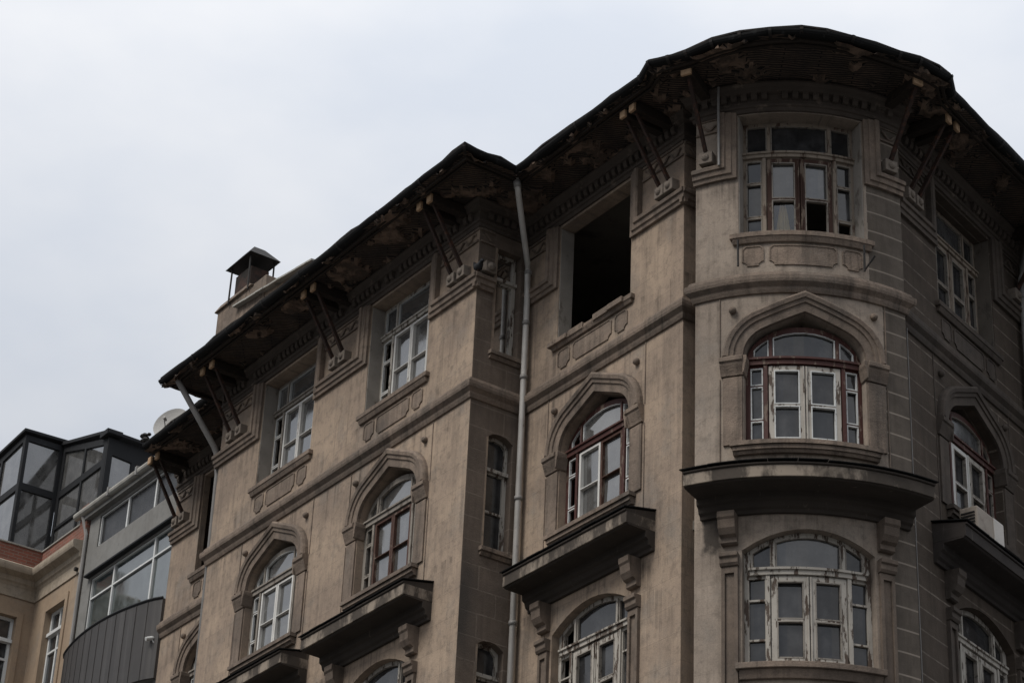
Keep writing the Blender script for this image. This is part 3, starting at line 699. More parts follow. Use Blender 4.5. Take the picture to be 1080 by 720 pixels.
def ragged_soffit(poly):
    bm = bmesh.new(); vs = [bm.verts.new((p[0], p[1], 0)) for p in poly]
    for t in tessellate_polygon([[Vector((p[0], p[1], 0)) for p in poly]]):
        try: bm.faces.new([vs[k] for k in t])
        except ValueError: pass
    st = .062
    for ax in (0, 1):
        lo = min(v.co[ax] for v in bm.verts); hi = max(v.co[ax] for v in bm.verts); no = (1, 0, 0) if ax == 0 else (0, 1, 0); q = lo + st
        while q < hi:
            co = [0, 0, 0]; co[ax] = q
            bmesh.ops.bisect_plane(bm, geom=bm.verts[:] + bm.edges[:] + bm.faces[:], dist=1e-6, plane_co=co, plane_no=no); q += st
    def val(x, y): return mn.fractal(Vector((x * 1.5, y * 1.5, 3.3)), .7, 2.0, 6)
    uvl = bm.loops.layers.uv.new('UVMap')
    rl = root_loc(cb)
    for f in bm.faces:
        if f.normal.z > 0: f.normal_flip()
        c = f.calc_center_median(); f.material_index = 0 if val(c.x, c.y) > .2 else 1
        for l in f.loops: l[uvl].uv = (l.vert.co.x, l.vert.co.y)
    for v in bm.verts:
        n_ = val(v.co.x, v.co.y); z = 21.63 - (.055 if n_ > .2 else 0) + .022 * mn.noise(Vector((v.co.x * 5, v.co.y * 5, 1))) - (.03 * max(0, mn.noise(Vector((v.co.x * 1.1, v.co.y * 1.1, 9)))))
        v.co = Vector((v.co.x, v.co.y, z + Z0)) - rl
    me = bpy.data.meshes.new('soffit'); bm.to_mesh(me); bm.free(); me.materials.append(M['soffit']); me.materials.append(M['lath'])
    o = bpy.data.objects.new('soffit', me); COL.objects.link(o); o.parent = cb; return o
SP = SOF[:len(EAVE) + 1] + inner[::-1][:-1] + [V2(*F_ML.map(-11.75, -.15, 0).xy)]
ragged_soffit(SP); plan_slab('eave_boarding', SP, 21.69, 21.73, M['beam'], cb)
def dense(poly, step):
    out = []
    for a, b in zip(poly, poly[1:]):
        n = max(1, int((b - a).length / step)); out += [a.lerp(b, i / n) for i in range(n)]
    return out + [poly[-1]]
EC = EAVE
plan_sweep('fascia', EC, [(-.14, 21.57), (-.10, 21.57), (-.10, 21.72), (-.14, 21.72)], M['beam'], cb)
plan_sweep('fascia_batten', EC, [(-.21, 21.55), (-.17, 21.55), (-.17, 21.598), (-.21, 21.598)], M['beam'], cb, .004)
gp = [(-.04 + .095 * math.cos(a), 21.715 + .095 * math.sin(a)) for a in [math.pi + math.pi * i / 8 for i in range(9)]] + [(-.04 + .08 * math.cos(a), 21.72 + .08 * math.sin(a)) for a in [2 * math.pi - math.pi * i / 8 for i in range(9)]]
gut = plan_sweep('gutter', dense(EC, .55), gp, M['gutter'], cb, 0, .02)
for i, p in enumerate(dense(EC, 1.15)[1:-1]):
    q = dense(EC, 1.15)[i + 2]; pr = dense(EC, 1.15)[i]; t = (q - pr).normalized(); nn = V2(t.y, -t.x); c = p - nn * .04; ring = []
    for s_ in (-.025, .025):
        for k in range(9):
            a = math.pi + math.pi * k / 8; r = .105; w = c + t * s_ + nn * r * math.cos(a); ring.append((w.x, w.y, 21.715 + r * math.sin(a)))
    jt = MB(None); jt.add(ring, [[k, k + 1, k + 10, k + 9] for k in range(8)] + [[0, 9, 17, 8]])
    jt.build('gutter_joint', M['black_iron'], gut)
# roof: overhanging edge sheet, slope and flat top
plan_sweep('roof_edge', dense(EC, .33), [(.02, 21.735), (.03, 21.76), (-.3, 21.92), (-.3, 21.87)], M['roof'], cb, 0, .035)
RI = [F_ML.map(-11.75, -3.0, 0).xy, F_ML.map(-8.9, -3, 0).xy, F_L.map(-7.5, -4.0, 0).xy, F_L.map(-2.5, -4.0, 0).xy, F_M.map(-1.5, -3.6, 0).xy] + [V2(4.19 + (p[0] - 4.19) * .25, 35.0) for p in ar] + [F_R.map(2.6, -3.8, 0).xy, F_RW.map(1.5, -4.2, 0).xy, F_RW.map(9.0, -4.2, 0).xy]
mb = MB(None); n = len(EC); low = plan_offset(EC, -.28)
mb.add([(p.x, p.y, 21.93) for p in low] + [(p[0], p[1], 23.2) for p in RI] + [(p.x, p.y, 21.70) for p in low] + [(p[0], p[1], 23.0) for p in RI],
       [[i, i + 1, i + 1 + n, i + n] for i in range(n - 1)] + [[i + 2 * n, i + 3 * n, i + 1 + 3 * n, i + 1 + 2 * n] for i in range(n - 1)])
roof = mb.build('roof', M['roof'], cb)
BACK = [F_RW.map(8.5, -9, 0).xy, (7.2, 44.5), F_ML.map(-6, -10, 0).xy, F_ML.map(-12.2, -10, 0).xy]
BACK = [V2(*p) for p in BACK]
plan_slab('roof_deck', [V2(*p) for p in RI] + BACK, 23.0, 23.22, M['roof'], cb)
# floors, ceiling and back walls so the openings look into real rooms
IN = plan_offset(WALLP, -.2)
for z in (2.6, 6.4, 10.1, 14.6, 18.05, 21.45):
    plan_slab('floor_slab' if z < 21 else 'ceiling', IN + BACK, z, z + .14, M['plaster_in'], cb)
bk = [V2(*F_RW.map(8.48, 0, 0).xy)] + BACK + [V2(*F_ML.map(-12.18, 0, 0).xy)]
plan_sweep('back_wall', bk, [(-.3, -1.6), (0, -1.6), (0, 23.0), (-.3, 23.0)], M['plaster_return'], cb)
inn = [V2(*p) for p in (F_ML.map(-12.0, -4.2, 0).xy, F_L.map(-1.5, -5.0, 0).xy, (4.2, 37.5), F_R.map(3.0, -4.4, 0).xy, F_RW.map(8.3, -5.0, 0).xy)]
plan_sweep('partition', inn, [(-.1, -1.6), (0, -1.6), (0, 21.44), (-.1, 21.44)], M['plaster_in'], cb)

# drain pipes
def pipe(pts, r, mat, clamps=(), name='drainpipe'):
    p = MB(None).tube(pts, r, 12).build(name, M[mat], cb, smooth=True)
    for a, b in clamps: MB(None).tube([a, b], r * 1.28, 12).build('pipe_collar', M['zinc_dark'], p, smooth=True)
    return p
def L3(fr, u, d, z): q = fr.map(u, d, z); return (q.x, q.y, z)
pu = -3.92
pts = [L3(F_M, -3.10, .98, 21.74), L3(F_M, -3.09, .97, 21.45), L3(F_M, -3.12, .93, 21.35), L3(F_M, pu + .04, .17, 20.68), L3(F_M, pu, .13, 20.58), L3(F_M, pu, .12, 20.0), L3(F_M, pu, .12, 5.0)]
pipe(pts, .05, 'zinc', [(L3(F_M, pu, .12, z), L3(F_M, pu, .12, z + .07)) for z in (20.5, 18.55, 19.55, 16.4, 14.3, 12.6)] + [(L3(F_M, -3.09, .97, 21.44), L3(F_M, -3.1, .98, 21.56))])
pipe([L3(F_L, -8.72, 1.0, 21.70), L3(F_L, -8.70, .98, 21.62), L3(F_L, -8.58, .10, 20.42), L3(F_L, -8.60, .02, 20.30), L3(F_L, -8.62, -.06, 19.9), L3(F_L, -8.62, -.2, 5)], .057, 'zinc_dark')
pipe([L3(F_R, 3.02, .98, 21.72), L3(F_R, 3.05, .94, 21.5), L3(F_R, 3.92, .16, 21.0), L3(F_R, 3.95, .12, 20.8), L3(F_R, 3.95, .12, 5)], .055, 'zinc_dark', [(L3(F_R, 3.95, .12, z), L3(F_R, 3.95, .12, z + .07)) for z in (20.4, 18.7, 16.9)])
def BP(u, d, z): q = F_B.map(u, d, z); return (q.x, q.y, z)
MB(None).tube([BP(-1.19, .20, 21.59), BP(-1.2, .17, 21.2), BP(-1.2, .15, 20.2)], .02, 8).build('conduit', M['zinc_dark'], cb)
MB(None).tube([L3(F_R, .02, .03, z) for z in (18.0, 16, 14, 12, 8)], .009, 6).build('cable', M['zinc_dark'], cb)
for s_, k in ((-.93, 0), (.86, 1)):
    r_ = MB(None).tube([BP(s_, .14, 18.84), BP(s_, .13, 18.40)], .017, 6)
    if k: r_.tube([BP(s_, .13, 18.42), BP(s_ + .1, .26, 18.62)], .015, 6)
    r_.build('flag_holder', M['black_iron'], cb)

# chimney on the party wall
F_C = F_L.off(-1.5)
ch = MB(F_C); ch.box(-12.35, -10.3, -.55, .0, 22.2, 25.62); ch.hexa([(-12.42, -.62, 25.60), (-10.8, -.62, 25.60), (-10.8, .06, 25.60), (-12.42, .06, 25.60), (-12.3, -.5, 25.78), (-11.1, -.5, 25.78), (-11.1, -.03, 25.78), (-12.3, -.03, 25.78)])
chim = ch.build('chimney', M['stone'], roof, .02)
stk = MB(F_C); stk.box(-11.72, -11.06, -.46, -.02, 25.6, 26.2); so = stk.build('chimney_stack', M['brick_sooty'], cb, .02)
hd = MB(F_C)
for u in (-11.80, -10.98):
    for d in (-.52, .05): hd.tube([(u, d, 25.55), (u + (.02 if u < -11.4 else -.02), d, 26.45)], .022, 6)
hd.hexa([(-11.93, -.60, 26.40), (-10.86, -.60, 26.40), (-10.86, .14, 26.40), (-11.93, .14, 26.40), (-11.62, -.36, 26.74), (-11.17, -.36, 26.74), (-11.17, -.10, 26.74), (-11.62, -.10, 26.74)])
hd.build('chimney_hood', M['black_iron'], so)
pw = MB(F_C); pw.prism([(-11.3, 22.2), (-8.3, 22.2), (-8.3, 24.95), (-11.3, 25.30)], [], -.5, -.02); pw.build('roof_parapet', M['plaster'], cb)
fl = MB(F_C); x = -11.45
while x < -8.3:
    x1 = x + random.uniform(.35, .7); za, zb = [25.33 - (q + 11.3) * .117 + random.uniform(0, .03) for q in (x, x1)]
    fl.hexa([(x, -.62, za), (x1, -.62, zb), (x1, .12, zb - .05), (x, .12, za - .05), (x, -.62, za + .04), (x1, -.62, zb + .04), (x1, .12, zb - .01), (x, .12, za - .01)]); x = x1 + .005
fl.build('parapet_flashing', M['slab'], cb)
# bits of rubbish and growth on the eave end
deb = MB(F_ML)
for i in range(7): deb.ball((-11.78 + random.uniform(-.08, .12), OH + random.uniform(-.1, .06), 21.84 + random.uniform(-.05, .12)), random.uniform(.035, .08), (1, 1, .8), 6, 4)
deb.build('gutter_debris', M['black_iron'], cb)

# ------------------------------------------------------------------ modern neighbour
mo = empty('modern_building', tuple(F_ML.map(-14.2, 0, -1.6)))
tag(mo, 'narrow grey modern building with white framed strip windows above a dark metal balcony', 'building')
wl = MB(F_ML); wl.prism(rect(-16.38, -12.215, -1.6, 22.06), [rect(-15.9, -12.27, 21.24, 21.98), rect(-15.96, -12.25, 17.2, 20.52)], -.3, -.02); wl.build('wall', M['concrete'], mo)
MB(F_ML).box(-16.39, -12.21, -6, -.32, -1.6, 22.06).build('core', M['concrete'], mo)
def strip(u0, u1, z0, z1, mull, trans, gm, d=-.08, mw=.03):
    f = MB(F_ML); xs = [u0] + list(mull) + [u1]; hs = []
    for a, b in zip(xs, xs[1:]):
        if trans: hs += [rect(a + mw, b - mw, z0 + mw, trans - mw * .7), rect(a + mw, b - mw, trans + mw * .7, z1 - mw)]
        else: hs.append(rect(a + mw, b - mw, z0 + mw, z1 - mw))
    f.prism(rect(u0, u1, z0, z1), hs, d - .05, d + .03); w = f.build('window', M['alu_white'], mo, .004)
    g = MB(F_ML)
    for h in hs:
        t = random.gauss(0, .004); g.hexa([(h[0][0] - .01, d - .02, h[0][1] - .01), (h[1][0] + .01, d - .02, h[1][1] - .01), (h[1][0] + .01, d - .012, h[1][1] - .01), (h[0][0] - .01, d - .012, h[0][1] - .01), (h[3][0] - .01, d - .02 + t, h[3][1] + .01), (h[2][0] + .01, d - .02 + t, h[2][1] + .01), (h[2][0] + .01, d - .012 + t, h[2][1] + .01), (h[3][0] - .01, d - .012 + t, h[3][1] + .01)])
    g.build('glass', M[gm], w)
strip(-15.895, -12.275, 21.245, 21.975, (-14.62, -13.36), None, 'modern_glass_dark')
strip(-15.955, -12.255, 17.25, 20.515, (-14.92, -13.1), 20.05, 'modern_glass')
MB(F_ML).box(-16.1, -12.1, -.02, .10, 20.56, 20.61).build('window_canopy', M['black_alu'], mo, .01)
sl = MB(F_ML); sl.box(-16.6, -12.0, -.3, .10, 22.05, 22.16); sb_ = sl.build('roof_slab', M['concrete'], mo, .01)
sg = MB(F_ML); pr = [(.12 + .09 * math.cos(a), 22.23 + .09 * math.sin(a)) for a in [2 * math.pi * i / 12 for i in range(12)]]
sg.extr(pr, -16.85, -11.9); sg.build('roof_edge_gutter', M['slab'], mo, smooth=False)
for u in (-15.2, -13.9, -12.9): MB(F_ML).box(u - .03, u + .03, .0, .225, 22.13, 22.335).build('gutter_clip', M['zinc_dark'], mo, .005)
MB(F_ML).tube([(-16.55, .12, 22.2), (-16.5, .08, 22.0), (-16.42, .03, 21.7), (-16.42, .03, 8)], .045, 8).build('drainpipe', M['zinc_dark'], mo)
ba = MB(F_ML); nn_ = 24; bp = []
def bulge(t): return .06 + .40 * math.sin(math.pi * min(1, max(0, t))) ** .7 + .25 * max(0, .5 - t) ** 2
for zz in ((17.15, 18.83),):
    outv = []; 
    for i in range(nn_ + 1):
        t = i / nn_; u = -16.45 + (4.25) * t; d = bulge(t); outv.append((u, d))
    vs = [(u, d, zz[0]) for u, d in outv] + [(u, d, zz[1]) for u, d in outv] + [(u, d - .06, zz[0]) for u, d in outv] + [(u, d - .06, zz[1]) for u, d in outv]
    k = nn_ + 1
    fs = []
    for i in range(nn_): fs += [[i, i + 1, i + 1 + k, i + k], [i + 2 * k, i + 3 * k, i + 1 + 3 * k, i + 1 + 2 * k], [i + k, i + 1 + k, i + 1 + 3 * k, i + 3 * k], [i, i + 2 * k, i + 1 + 2 * k, i + 1]]
    fs += [[0, k, 3 * k, 2 * k], [nn_, nn_ + 2 * k, nn_ + 3 * k, nn_ + k]]
    ba.add(vs, fs)
for i in range(1, 13):
    t = i / 13; u = -16.45 + 4.25 * t; d = bulge(t); ba.box(u - .006, u + .006, d - .03, d + .009, 17.16, 18.82)
bal = ba.build('balcony', M['seam'], mo)
fb = MB(F_ML); fb.add([(-16.44, -.02, 17.16), (-12.21, -.02, 17.16)] + [(u, d - .07, 17.16) for u, d in reversed(outv)] + [(-16.44, -.02, 17.26), (-12.21, -.02, 17.26)] + [(u, d - .07, 17.26) for u, d in reversed(outv)],
    [list(range(27)), list(range(53, 26, -1))] + [[i, (i + 1) % 27, (i + 1) % 27 + 27, i + 27] for i in range(27)]); fb.build('balcony_floor', M['concrete'], bal)
rr = MB(F_ML)
for i in range(nn_): rr.tube([(outv[i][0], outv[i][1], 18.84), (outv[i + 1][0], outv[i + 1][1], 18.84)], .03, 6)
rr.build('balcony_rail', M['black_alu'], bal)
strip(-14.6, -12.5, 15.2, 16.95, (-13.6,), None, 'modern_glass', .02)
cam_o = empty('security_camera', tuple(F_ML.map(-12.3, .0, 17.95)))
tag(cam_o, 'small white security camera fixed at the right end of the dark metal balcony', 'camera')
c_ = MB(F_ML); c_.tube([(-12.31, .10, 18.0), (-12.315, .13, 17.99), (-12.33, .26, 17.945)], [.03, .042, .04], 10); c_.build('camera_body', M['alu_white'], cam_o, smooth=False)
c_ = MB(F_ML); c_.tube([(-12.29, -.02, 17.90), (-12.29, .10, 17.90), (-12.31, .13, 17.96)], .016, 6); c_.box(-12.33, -12.25, -.02, .02, 17.86, 17.94); c_.build('mount', M['alu_white'], cam_o)

# ------------------------------------------------------------------ ochre neighbour
oc = empty('ochre_building', tuple(F_ML.map(-18.5, 0, -1.6)))
tag(oc, 'ochre plaster building with stone cornice, red brick parapet and black glazed rooftop room', 'building')
UC = -18.75; BD = 1.9
F_O = F_ML; F_OR = Flat(V2(*F_ML.map(UC, BD, 0).xy), -NU); F_OF = F_ML.off(BD)
MB(F_O).prism(rect(UC - .2, -16.45, -1.6, 21.1), [rect(-18.02, -17.08, 18.1, 20.42), rect(-18.02, -17.08, 14.4, 16.7)], -.3, 0).build('wall', M['ochre'], oc)
MB(F_OR).prism(rect(.003, BD + .2, -1.6, 21.1), [rect(.62, 1.52, 18.1, 20.42), rect(.62, 1.52, 14.4, 16.7)], -.3, 0).build('wall', M['ochre'], oc)
MB(F_OF).prism(rect(-26, UC - .003, -1.6, 21.1), [rect(c - .47, c + .47, z, z + 2.3) for c in (-20.2, -22.2, -24.2) for z in (18.1, 14.4)], -.3, 0).build('wall', M['ochre'], oc)
MB(F_O).box(UC - .5, -16.45, -6, -.33, -1.6, 21.9).build('core', M['plaster_in'], oc); MB(F_O).box(-26, UC - .36, -6, BD - .33, -1.6, 21.9).build('core', M['plaster_in'], oc)
OP = [V2(*F_OF.map(-26, 0, 0).xy), V2(*F_OF.map(UC, 0, 0).xy), V2(*F_O.map(UC, 0, 0).xy), V2(*F_O.map(-16.45, 0, 0).xy)]
plan_sweep('cornice', OP, [(-.25, 20.86), (.03, 20.86), (.03, 21.10), (.06, 21.16), (.10, 21.20), (.12, 21.30), (.18, 21.33), (.27, 21.37), (.29, 21.42), (.30, 21.47), (.30, 21.53), (.26, 21.56), (-.25, 21.60)], M['limestone'], oc, .008)
plan_sweep('parapet', OP, [(-.24, 21.58), (.0, 21.58), (.0, 22.08), (-.24, 22.08)], M['brick'], oc)
plan_sweep('parapet_coping', OP, [(-.27, 22.082), (.03, 22.082), (.03, 22.12), (-.27, 22.12)], M['slab'], oc, .006)
br_ = MB(F_O); br_.box(-16.75, -16.42, -.24, .07, 21.59, 22.45); br_.build('parapet_pier', M['brick'], oc, .01)
def owin(fr, u0, u1, z0, z1):
    f = MB(fr); tr = z1 - .55; c = (u0 + u1) / 2; fw = .07
    hs = [rect(u0 + fw, c - .03, z0 + fw, tr - .45), rect(u0 + fw, c - .03, tr - .40, tr - .05), rect(c + .03, u1 - fw, z0 + fw, tr - .45), rect(c + .03, u1 - fw, tr - .40, tr - .05), rect(u0 + fw, c - .03, tr + .05, z1 - fw), rect(c + .03, u1 - fw, tr + .05, z1 - fw)]
    f.prism(rect(u0 + .003, u1 - .003, z0 + .003, z1 - .003), hs, -.2, -.12); f.box(u0, u1, -.14, -.06, tr - .035, tr + .045)
    w = f.build('window', M['alu_white'], oc, .005); g = MB(fr)
    for h in hs: g.box(h[0][0] - .01, h[1][0] + .01, -.17, -.165, h[0][1] - .01, h[2][1] + .01)
    g.build('glass', M['glass'], w)
    MB(fr).prism(rect(u0 - .14, u1 + .14, z0, z1 + .14), [rect(u0, u1, z0 - .001 + .002, z1)], -.005, .03).build('window_surround', M['ochre'], oc, .005)
    MB(fr).box(u0 - .18, u1 + .18, -.1, .12, z0 - .1, z0 - .004).build('window_sill', M['limestone'], oc, .008)
for z in (18.1, 14.4):
    owin(F_O, -18.02, -17.08, z, z + 2.32 - .02 * (z < 15)); owin(F_OR, .62, 1.52, z, z + 2.32 - .02 * (z < 15))
    for c in (-20.2, -22.2, -24.2): owin(F_OF, c - .47, c + .47, z, z + 2.3)
MB(F_O).tube([(-16.62, .02, 20.95), (-16.62, .10, 20.95)], .05, 8).build('wall_fitting', M['black_iron'], oc)
# glazed rooftop room
PU = -19.2; PF = Flat(V2(*F_L.map(PU, -.39, 0).xy), -NU)           # return facing the street corner
P3 = F_L.off(-1.34); P1 = F_L.off(-.39)
pa = empty('glazed_rooftop_room', tuple(F_L.map(-18.5, -1.4, 22.05)))
tag(pa, 'black framed glass room with sloping top standing on the ochre building roof', 'roof room')
def glazed(fr, outer, lights, d0=-.07, d1=0, gm='glass_sky'):
    f = MB(fr).prism(outer, lights, d0, d1).build('frame', M['black_alu'], pa, .008)
    g = MB(fr)
    for l in lights:
        n = len(l); a = [(x, -.04, z) for x, z in l]; g.add(a + [(x, -.046, z) for x, z in l], [list(range(n)), list(range(2 * n - 1, n - 1, -1))] + [[i, (i + 1) % n, (i + 1) % n + n, i + n] for i in range(n)])
    g.build('glass', M[gm], f)
zb = 22.05
glazed(PF, rect(0, .95, zb, 25.05), [rect(.09, .86, zb + .1, 23.66), rect(.09, .86, 23.84, 24.90)])
glazed(P3, [(PU, zb), (-16.75, zb), (-16.75, 24.30), (PU, 25.02)], [rect(PU + .12, -18.0, zb + .1, 22.85), rect(PU + .12, -18.0, 22.93, 23.66), rect(-17.92, -16.95, zb + .1, 23.66), [(PU + .12, 23.84), (-17.98, 23.84), (-17.98, 24.50), (PU + .12, 24.84)], [(-17.9, 23.84), (-16.95, 23.84), (-16.95, 24.20), (-17.9, 24.47)]])
glazed(P1, [(-24, zb), (PU - .003, zb), (PU - .003, 25.05), (-24, 24.7)], [rect(-20.4, PU - .14, zb + .1, 23.66), [(-20.4, 23.84), (PU - .14, 23.84), (PU - .14, 24.90), (-20.4, 24.80)], rect(-22.2, -20.5, zb + .1, 23.66), [(-22.2, 23.84), (-20.5, 23.84), (-20.5, 24.8), (-22.2, 24.7)], rect(-23.9, -22.3, zb + .1, 24.6)])
P4 = Flat(V2(*P3.map(-16.72, 0, 0).xy), -NU)
glazed(P4, [(.0, zb), (1.25, zb), (1.25, 24.26), (0, 24.32)], [[(.14, 22.3), (.62, 22.3), (.62, 23.86), (.14, 23.90)], [(.72, 22.3), (1.15, 22.3), (1.15, 23.8), (.72, 23.84)]])
rf = MB(F_L); rf.hexa([(PU - .06, -1.27, 25.06), (-16.6, -1.27, 24.36), (-16.6, -2.7, 24.32), (PU - .06, -2.7, 25.02), (PU - .06, -1.27, 25.15), (-16.6, -1.27, 24.44), (-16.6, -2.7, 24.40), (PU - .06, -2.7, 25.1)])
rf.hexa([(-24.1, -.31, 24.75), (PU + .07, -.31, 25.085), (PU + .07, -2.7, 25.16), (-24.1, -2.7, 24.85), (-24.1, -.31, 24.83), (PU + .07, -.31, 25.16), (PU + .07, -2.7, 25.24), (-24.1, -2.7, 24.93)])
rf.build('roof', M['black_alu'], pa, .01)
MB(F_L).box(-24, -16.8, -2.75, -2.68, 22.05, 24.3).build('back_panel', M['black_alu'], pa)
MB(F_L).box(-17.0, -16.62, -1.62, -1.24, 24.35, 24.47).build('roof_box', M['black_alu'], pa)

# ------------------------------------------------------------------ loose things
di = empty('satellite_dish', tuple(F_L.map(-11.9, -.62, 21.9)))
tag(di, 'pale grey satellite dish standing behind the gutter at the left end of the dark eaves', 'satellite dish')
ctr = F_L.map(-11.98, -.62, 22.42); ax = (Vector((.0, -1, .35)) + Vector((-.35, 0, 0))).normalized(); t1 = ax.cross(Vector((0, 0, 1))).normalized(); t2 = t1.cross(ax)
def dish_mesh():
    mb = MB(None); vs = []; R_, nr, na = .40, 6, 28
    for side in (0, 1):
        for i in range(nr + 1):
            r = R_ * i / nr
            for k in range(na):
                a = 6.2832 * k / na; q = ctr + t1 * r * math.cos(a) * .95 + t2 * r * math.sin(a) * 1.05 + ax * (.32 * r * r / R_ - side * .012); vs.append((q.x, q.y, q.z - Z0))
    fs = []; L_ = (nr + 1) * na
    for side in (0, 1):
        for i in range(nr):
            for k in range(na):
                f = [side * L_ + i * na + k, side * L_ + i * na + (k + 1) % na, side * L_ + (i + 1) * na + (k + 1) % na, side * L_ + (i + 1) * na + k]; fs.append(f)
    for k in range(na): fs.append([nr * na + k, nr * na + (k + 1) % na, L_ + nr * na + (k + 1) % na, L_ + nr * na + k])
    return mb.add(vs, fs)
dish_mesh().build('reflector', M['dish'], di, smooth=False)
def P_(q): return (q.x, q.y, q.z - Z0)
fo = ctr + ax * .42 - t2 * .12
MB(None).tube([P_(ctr - t2 * .40 + ax * .1), P_(fo)], .012, 6).build('feed_arm', M['zinc_dark'], di)
MB(None).tube([P_(fo), P_(fo - ax * .1)], [.035, .028], 8).build('receiver', M['zinc_dark'], di)
MB(None).tube([P_(ctr - ax * .05), P_(ctr - ax * .12 - Vector((0, 0, .1))), P_(ctr - ax * .12 - Vector((0, 0, .55)))], .025, 8).build('mast', M['zinc_dark'], di)

ac = empty('air_conditioner', tuple(F_R.map(1.4, .3, 14.96)))
tag(ac, 'boxy beige air conditioning unit standing on the ledge below the right arched window', 'air conditioner')
A0, A1_, AD0, AD1, AZ0, AZ1 = 1.06, 1.88, .20, .49, 14.99, 15.41
b = MB(F_R); b.box(A0, A1_, AD0, AD1, AZ0, AZ1); b.build('casing', M['ac'], ac, .02)
b = MB(F_R); b.box(A0 + .50, A1_ - .012, AD1 - .005, AD1 + .014, AZ0 + .012, AZ1 - .012); b.build('side_cover', M['ac_light'], ac, .008)
b = MB(F_R)
for i in range(6): b.box(A0 - .016, A0 + .01, AD0 + .03, AD1 - .04, AZ0 + .06 + i * .05, AZ0 + .082 + i * .05)
b.build('side_grille', M['black_iron'], ac)
b = MB(F_R); b.box(A0 + .1, A0 + .2, AD0, AD1 + .02, 14.955, 14.992); b.box(A1_ - .2, A1_ - .1, AD0, AD1 + .02, 14.955, 14.992); b.build('foot', M['black_iron'], ac)
b = MB(F_R); b.tube([(A0 + .02, AD0 + .06, 15.12), (A0 - .12, AD0 + .04, 15.06), (A0 - .2, .06, 15.1), (A0 - .2, -.25, 15.5)], .02, 6); b.build('hose', M['black_iron'], ac)

# pigeon on the corner of the moulding, head down, tail up
pg = empty('pigeon', tuple(F_L.map(.06, .05, 20.24)))
tag(pg, 'dark pigeon perched on the moulding at the outer corner of the left wing', 'bird')
b = MB(F_L)
def FL(u, d, z): return (u, d, z)
b.tube([(-.10, .02, 20.50), (-.07, .02, 20.46), (-.02, .03, 20.39), (.03, .04, 20.34), (.10, .05, 20.315), (.16, .06, 20.33), (.195, .065, 20.365), (.225, .07, 20.37), (.26, .075, 20.355)], [.012, .026, .045, .062, .068, .05, .033, .034, .006], 10)
b.build('body', M['pigeon'], pg, smooth=True)
b = MB(F_L); b.tube([(.06, .03, 20.27), (.06, .03, 20.232)], .007, 5); b.tube([(.10, .06, 20.27), (.10, .06, 20.232)], .007, 5); b.build('leg', M['iron'], pg)

cu = MB(F_B); n = 12; vs = []
for i in range(n + 1):
    t = i / n
    for z, w in ((19.68, .05), (19.45, .09), (19.2, .125)):
        vs.append((-.28 + (t - .5) * 2 * w, -.37 + .015 * math.sin(t * 18), z))
fs = [[i * 3 + j, (i + 1) * 3 + j, (i + 1) * 3 + j + 1, i * 3 + j + 1] for i in range(n) for j in range(2)]
k = len(vs); vs2 = [(u, d - .008, z) for u, d, z in vs]
cu.add(vs + vs2, fs + [[a + k for a in reversed(f)] for f in fs] + [[i * 3, i * 3 + k, (i + 1) * 3 + k, (i + 1) * 3] for i in range(n)] + [[i * 3 + 2, (i + 1) * 3 + 2, (i + 1) * 3 + 2 + k, i * 3 + 2 + k] for i in range(n)] + [[0, 1, 1 + k, k], [1, 2, 2 + k, 1 + k], [n * 3, n * 3 + k, n * 3 + 1 + k, n * 3 + 1], [n * 3 + 1, n * 3 + 1 + k, n * 3 + 2 + k, n * 3 + 2]])
co = cu.build('curtain', M['curtain'], None, loc=tuple(F_B.map(-.28, -.62, 19.3)))
tag(co, 'gathered faded yellow curtain hanging behind a pane of the top corner window', 'curtain')
la = empty('ceiling_lamp', tuple(F_R1.map(1.0, -.8, 20.2)))
tag(la, 'lit fluorescent lamp seen through the narrow top window of the left wing', 'lamp')
b = MB(F_R1); b.box(.60, .92, -.62, -.44, 19.99, 20.05); b.build('housing', M['zinc_dark'], la, .01)
b = MB(F_R1)
for d in (-.58, -.48): b.tube([(.61, d, 19.97), (.91, d, 19.97)], .018, 8)
b.build('tube', M['tube'], la)

# ------------------------------------------------------------------ ground
def sheet(name, pts, z, mat):
    me = bpy.data.meshes.new(name); me.from_pydata([(x, y, z) for x, y in pts], [], [list(range(len(pts)))]); me.materials.append(mat)
    o = bpy.data.objects.new(name, me); COL.objects.link(o); o['kind'] = 'structure'; return o
sheet('ground', [(-600, -600), (600, -600), (600, 600), (-600, 600)], -.02, M['asphalt'])
pv = plan_offset(WALLP, 2.4); pvb = plan_offset(WALLP, -.1)
ps = plan_slab('pavement', list(pv) + list(pvb)[::-1], -1.62, -1.46, M['paving'], None); ps['kind'] = 'structure'

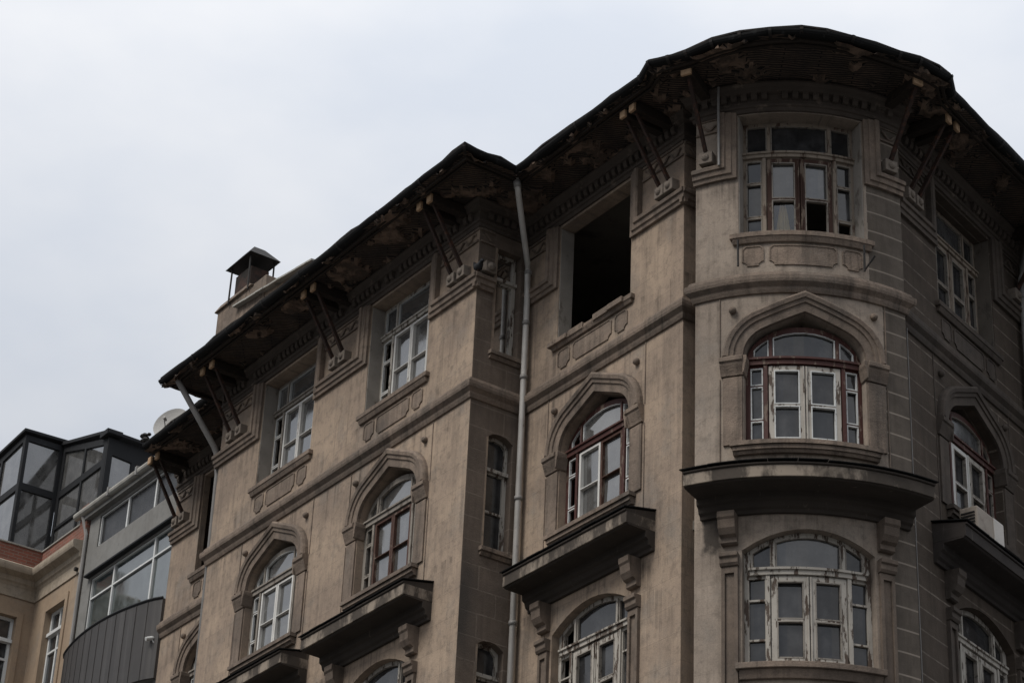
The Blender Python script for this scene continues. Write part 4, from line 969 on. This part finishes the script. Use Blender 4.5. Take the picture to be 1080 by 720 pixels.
# ------------------------------------------------------------------ sky, sun, camera
w = bpy.data.worlds.new('World'); S.world = w; w.use_nodes = True
nt = w.node_tree; g = G(nt); bg = nt.nodes['Background']
sky = g.n('ShaderNodeTexSky', sky_type='NISHITA'); sky.sun_disc = False
SUN_EL, SUN_AZ = math.radians(52), math.radians(-126)     # azimuth clockwise from +Y; the sun sits behind the left shoulder
sky.sun_elevation = SUN_EL; sky.sun_rotation = SUN_AZ; sky.air_density = 1; sky.dust_density = 2.5
tc = g.n('ShaderNodeTexCoord'); mp = g.n('ShaderNodeMapping'); nt.links.new(tc.outputs['Generated'], mp.inputs[0]); mp.inputs['Scale'].default_value = (1.6, 1.6, 3.0); mp.inputs['Location'].default_value = (.9, .2, .3)
n1 = g.noise(mp.outputs[0], 2.1, 6, .5)
cl = g.mix(g.ramp(n1, .40, .60), (6.1, 6.5, 7.2), (7.7, 7.8, 8.05))
sx = g.n('ShaderNodeSeparateXYZ'); nt.links.new(tc.outputs['Generated'], sx.inputs[0])
over = g.ramp(sx.outputs[2], 0.0, 1.0, .22, 1.78)          # overcast sky: dim at the horizon, bright overhead
cl = g.mix(1.0, cl, over, 'MULTIPLY')
g.put(bg.inputs[0], g.mix(.95, sky.outputs[0], cl)); bg.inputs[1].default_value = .070
sd = bpy.data.lights.new('Sun', 'SUN'); sd.energy = 1.5; sd.angle = math.radians(24); sd.color = (1, .95, .88)
so_ = bpy.data.objects.new('Sun', sd); COL.objects.link(so_)
dirv = Vector((math.sin(SUN_AZ) * math.cos(SUN_EL), math.cos(SUN_AZ) * math.cos(SUN_EL), math.sin(SUN_EL)))
so_.rotation_euler = dirv.to_track_quat('Z', 'Y').to_euler(); so_.location = (-20, -20, 60)
F, PT, RL = 2556.96, math.radians(29.381), math.radians(2.7215)
fw = Vector((0, math.cos(PT), math.sin(PT))); rt = Vector((1, 0, 0)); up = Vector((0, -math.sin(PT), math.cos(PT)))
a_ = rt * math.cos(RL) + up * math.sin(RL); b_ = up * math.cos(RL) - rt * math.sin(RL)
cd = bpy.data.cameras.new('Camera'); cd.sensor_width = 36; cd.lens = 36 * F / 1080; cd.clip_start = .1; cd.clip_end = 3000
co_ = bpy.data.objects.new('Camera', cd); COL.objects.link(co_)
co_.matrix_world = Matrix(((a_.x, b_.x, -fw.x, 0), (a_.y, b_.y, -fw.y, 0), (a_.z, b_.z, -fw.z, Z0), (0, 0, 0, 1)))
S.camera = co_
S.view_settings.view_transform = 'Standard'; S.view_settings.look = 'None'; S.view_settings.exposure = .64; S.view_settings.gamma = 1; S.view_settings.use_curve_mapping = False
S.render.engine = 'CYCLES'; S.render.resolution_x = 1024; S.render.resolution_y = 682
S.cycles.max_bounces = 5; S.cycles.diffuse_bounces = 3
